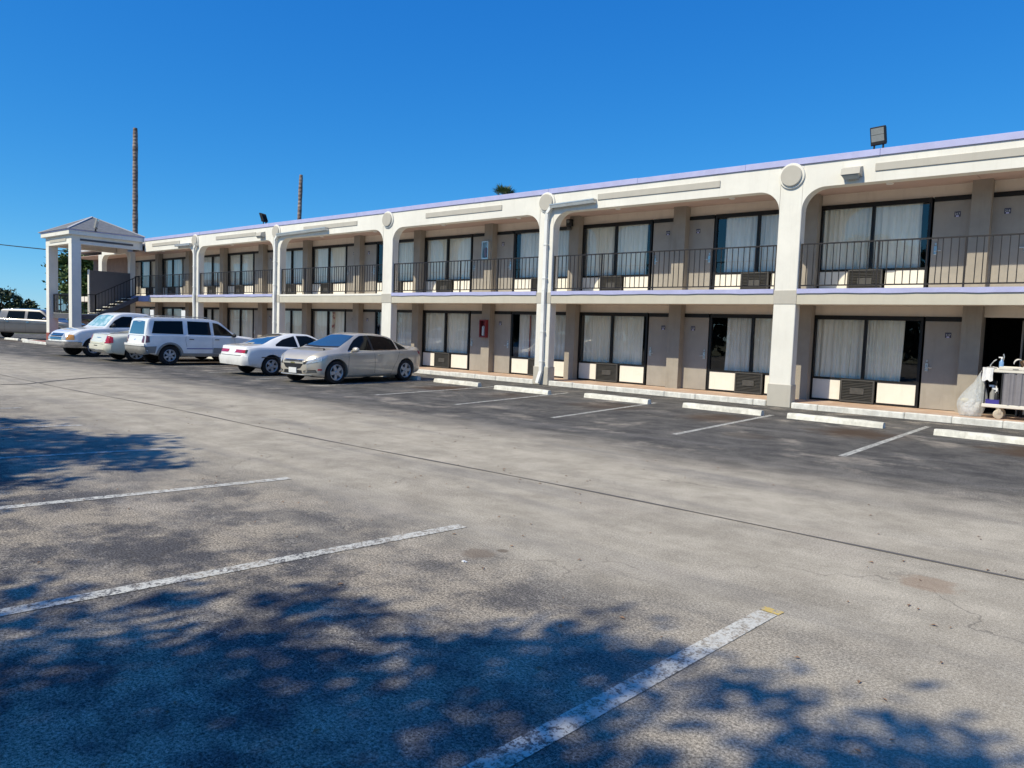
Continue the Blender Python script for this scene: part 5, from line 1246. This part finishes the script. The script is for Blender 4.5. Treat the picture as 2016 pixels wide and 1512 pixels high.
# the two shade trees standing behind the camera whose shadows fall on the near stalls
tree('shade_tree', (3.6, -23.1, 0), [(-1.6, .2, 6.0, 1.9, 1.7, 1.2), (0, .9, 6.3, 2.1, 1.6, 1.3), (1.7, .9, 6.1, 2.1, 1.7, 1.3), (.3, -1.3, 6.3, 2.8, 2.1, 1.4), (2.9, .1, 6.0, 1.9, 1.9, 1.2), (-2.2, -1.2, 5.9, 1.5, 1.5, 1.1)], 33000, .085, MT['leaf'], 'broad leafy shade tree behind the camera, right of the second shade tree', 11, tr=.24, dens=.1, cr=(.11, .25), km=115)
tree('shade_tree', (-5.2, -22.0, 0), [(-1.5, .3, 6.0, 2.0, 1.7, 1.3), (.9, .9, 6.0, 2.0, 1.6, 1.3), (1.9, -.6, 5.8, 1.8, 1.6, 1.2), (-.2, -1.6, 6.2, 2.5, 1.8, 1.4)], 24000, .095, MT['leaf'], 'leafy shade tree behind the camera at the left end of the near stalls', 12, tr=.22, dens=.1, cr=(.11, .25), km=115)
# trees beyond the motel's far end
tree('leafy_tree', (-75.5, 11.0, 0), [(-.3, .3, 5.2, 2.6, 2.6, 2.4), (.9, .6, 6.9, 2.2, 2.2, 1.8), (3.2, 2.6, 6.6, 2.6, 2.6, 2.3), (.6, .5, 4.0, 1.9, 1.9, 1.6)], 13000, .24, MT['leafb'], 'tall dense green tree behind the entrance porch and its staircase', 21, tr=.25)
tree('leafy_tree', (-122, 17, 0), [(0, 0, 3.3, 3.0, 3.0, 1.9), (-3.5, -2.5, 3.2, 2.6, 2.6, 1.7), (2.2, 1.8, 2.3, 2.0, 2.0, 1.3)], 7000, .30, MT['leaf3'], 'dark round tree above the cab of the silver pickup', 22, tr=.25)
far_trees = [(-112, 29, 'pale green low tree just right of the dark round tree', 'leaf2', 1.2, 1.9), (-108, 36, 'low olive green tree seen between the two front porch posts', 'leaf', 1.7, 2.6),
             (-128, 30, 'small green tree on the skyline left of the porch posts', 'leaf2', 1.4, 1.6), (-104, 48, 'green tree low behind the porch staircase', 'leaf', 1.8, 2.2),
             (-135, 2, 'green tree at the far left edge of the skyline', 'leaf', 1.8, 2.4), (-130, -12, 'bushy tree beyond the left edge of the lot', 'leaf3', 1.8, 2.6)]
for i, (x, y, lb, mm_, h, r_) in enumerate(far_trees):
    tree('bushy_tree', (x, y, 0), [(0, 0, h+.5, r_, r_, h), (r_*.8, r_*.7, h+.2, r_*.8, r_*.8, h*.8), (-r_, -r_*.8, h, r_*.9, r_*.9, h*.8)], 2600, .26, MT[mm_], lb, 40+i, tr=.15, group='low trees on the skyline beyond the porch')
# hedge line far away: reads as one mass
bl = []
rd = random.Random(9)
for i in range(60):
    t = i/59; x = -150+36*t+rd.uniform(-2, 2); y = -60+150*t+rd.uniform(-2, 2); bl.append((x, y, rd.uniform(.6, 1.5), rd.uniform(2, 3.4), rd.uniform(2, 3.4), rd.uniform(1.0, 2.0)))
o = obj('distant_scrub', crown_mesh(bl, 30000, .35, MT['leaf2'], 77)); o['kind'] = 'stuff'
# palms
def palm_trunk(base, top, r, label):
    t = tag(empty('palm_trunk', base), label, 'palm'); b = MB(); n = 34; pts = []; rs = []
    for i in range(n+1):
        u = i/n; pts.append((top[0]*u+.10*math.sin(u*5)*r, top[1]*u, top[2]*u)); rs.append(r*(1.05-.12*u+.05*math.sin(i*1.7)+.03*math.sin(i*4.1)))
    rs[-1] *= .75; b.tube(pts, rs, 12); b.build('trunk', MT['palm'], t, True)
PALM = None
palm_trunk((-60.7, 10.3, 0), (.1, .0, 17.9), .22, 'taller bare palm trunk rising behind the porch roof')
palm_trunk((-42.15, 14.2, 0), (.14, .3, 12.7), .155, 'shorter bare palm trunk leaning slightly, behind the middle of the motel roof')
def fan_palm(base, zc, label, seed):
    t = tag(empty('fan_palm', base), label, 'palm'); b = MB(); b.tube([(0, 0, 0), (.1, 0, zc*.5), (0, 0, zc)], [.24, .18, .17], 10); b.build('trunk', MT['palm'], t, True)
    rd = random.Random(seed)
    for i in range(34):
        a = rd.uniform(0, 2*PI); el = rd.uniform(-.5, 1.35); d = Vector((math.cos(a)*math.cos(el), math.sin(a)*math.cos(el), math.sin(el)))
        L = rd.uniform(.75, 1.05); st = Vector((0, 0, zc)); e = st+d*L*.75; q = MB(); q.bar(st, e, .025)
        sd = d.cross(Vector((0, 0, 1))).normalized(); up = sd.cross(d)
        for k in range(13):
            th = math.radians(-75+150*k/12); dd = (d*math.cos(th)+sd*math.sin(th)+up*rd.uniform(-.12, .12)).normalized(); w_ = up.cross(dd).normalized()*.028
            tip = e+dd*rd.uniform(.5, .68)+Vector((0, 0, -.08)); md = e+dd*.3
            q.add([e, md+w_, tip, md-w_], [(0, 1, 2, 3)])
        q.build('frond', MT['leaf'], t)
fan_palm((-25.68, 18.97, 0), 10.0, 'green fan palm whose crown just shows above the motel roof', 5)
fan_palm((-24.75, 19.75, 0), 9.45, 'second fan palm, lower and to the right of the first above the motel roof', 6)

# power line and distant pole
b = MB(); P0 = Vector((-150, 12, 14.3)); P1 = Vector((-46.3, 9.0, 5.75)); pts = []
for i in range(30):
    t = i/29; p = P0.lerp(P1, t); p.z -= .5*4*t*(1-t)*.5; pts.append(p)
WIRE = b
b.tube(pts, .055, 5); tag(b.build('power_line', MT['wire']), 'black overhead cable crossing the sky left of the porch', 'cable')
t = tag(empty('utility_pole', (-150, 12, 0)), 'thin utility pole standing far off at the left skyline', 'pole')
b = MB(); b.tube([(0, 0, 0), (0, 0, 14.6)], [.16, .11], 8); b.build('pole', MT['bark'], t); b = MB(); b.bar((-1, -.5, 14.0), (1, .5, 14.0), .1); b.build('crossarm', MT['bark'], t)

# unseen tree belt added behind the camera to darken the ground floor window reflections
bl = []; rd = random.Random(19)
for i in range(46):
    x = -75+i*2.6+rd.uniform(-1, 1); bl.append((x, -52+rd.uniform(-2, 2), rd.uniform(2.2, 3.2), rd.uniform(2, 3), rd.uniform(1.5, 2.5), rd.uniform(1.8, 3.0)))
o = obj('added_tree_belt', crown_mesh(bl, 26000, .42, MT['leaf3'], 78, shell=.1)); o['kind'] = 'stuff'

# small things on the asphalt
t = tag(empty('weed', (1.55, -16.55, 0), 0), 'tiny green weed growing at the worn stall line at the left edge', 'plant')
b = MB(); rd = random.Random(4)
for i in range(26):
    a = rd.uniform(0, 6.28); l_ = rd.uniform(.03, .08); d = Vector((math.cos(a), math.sin(a), rd.uniform(.2, .9))).normalized(); sd = Vector((-d.y, d.x, 0)).normalized()*.008
    p0 = Vector((rd.uniform(-.05, .05), rd.uniform(-.03, .03), 0)); b.add([p0, p0+d*l_*.5+sd, p0+d*l_, p0+d*l_*.5-sd], [(0, 1, 2, 3)])
b.build('leaf', MT['leaf2'], t)
b = MB(); rd = random.Random(8)
for i in range(260):
    x, y = rd.uniform(-6, 8), rd.uniform(-17, -9); l_ = rd.uniform(.008, .022); a = rd.uniform(0, 6.28); c_, s_ = math.cos(a)*l_, math.sin(a)*l_
    b.add([(x-c_, y-s_, .006), (x+s_*.5, y-c_*.5, .010), (x+c_, y+s_, .006), (x-s_*.5, y+c_*.5, .012)], [(0, 1, 2, 3)])
o = b.build('leaf_litter', MT['carton']); o['kind'] = 'stuff'
b = MB(); b.box(3.10, -14.12, .002, 3.12, -14.10, .010); b.box(3.115, -14.11, .002, 3.13, -14.095, .006)
tag(b.build('paper_scrap', MT['white']), 'tiny white paper scrap lying on the asphalt near the brown stains', 'litter')
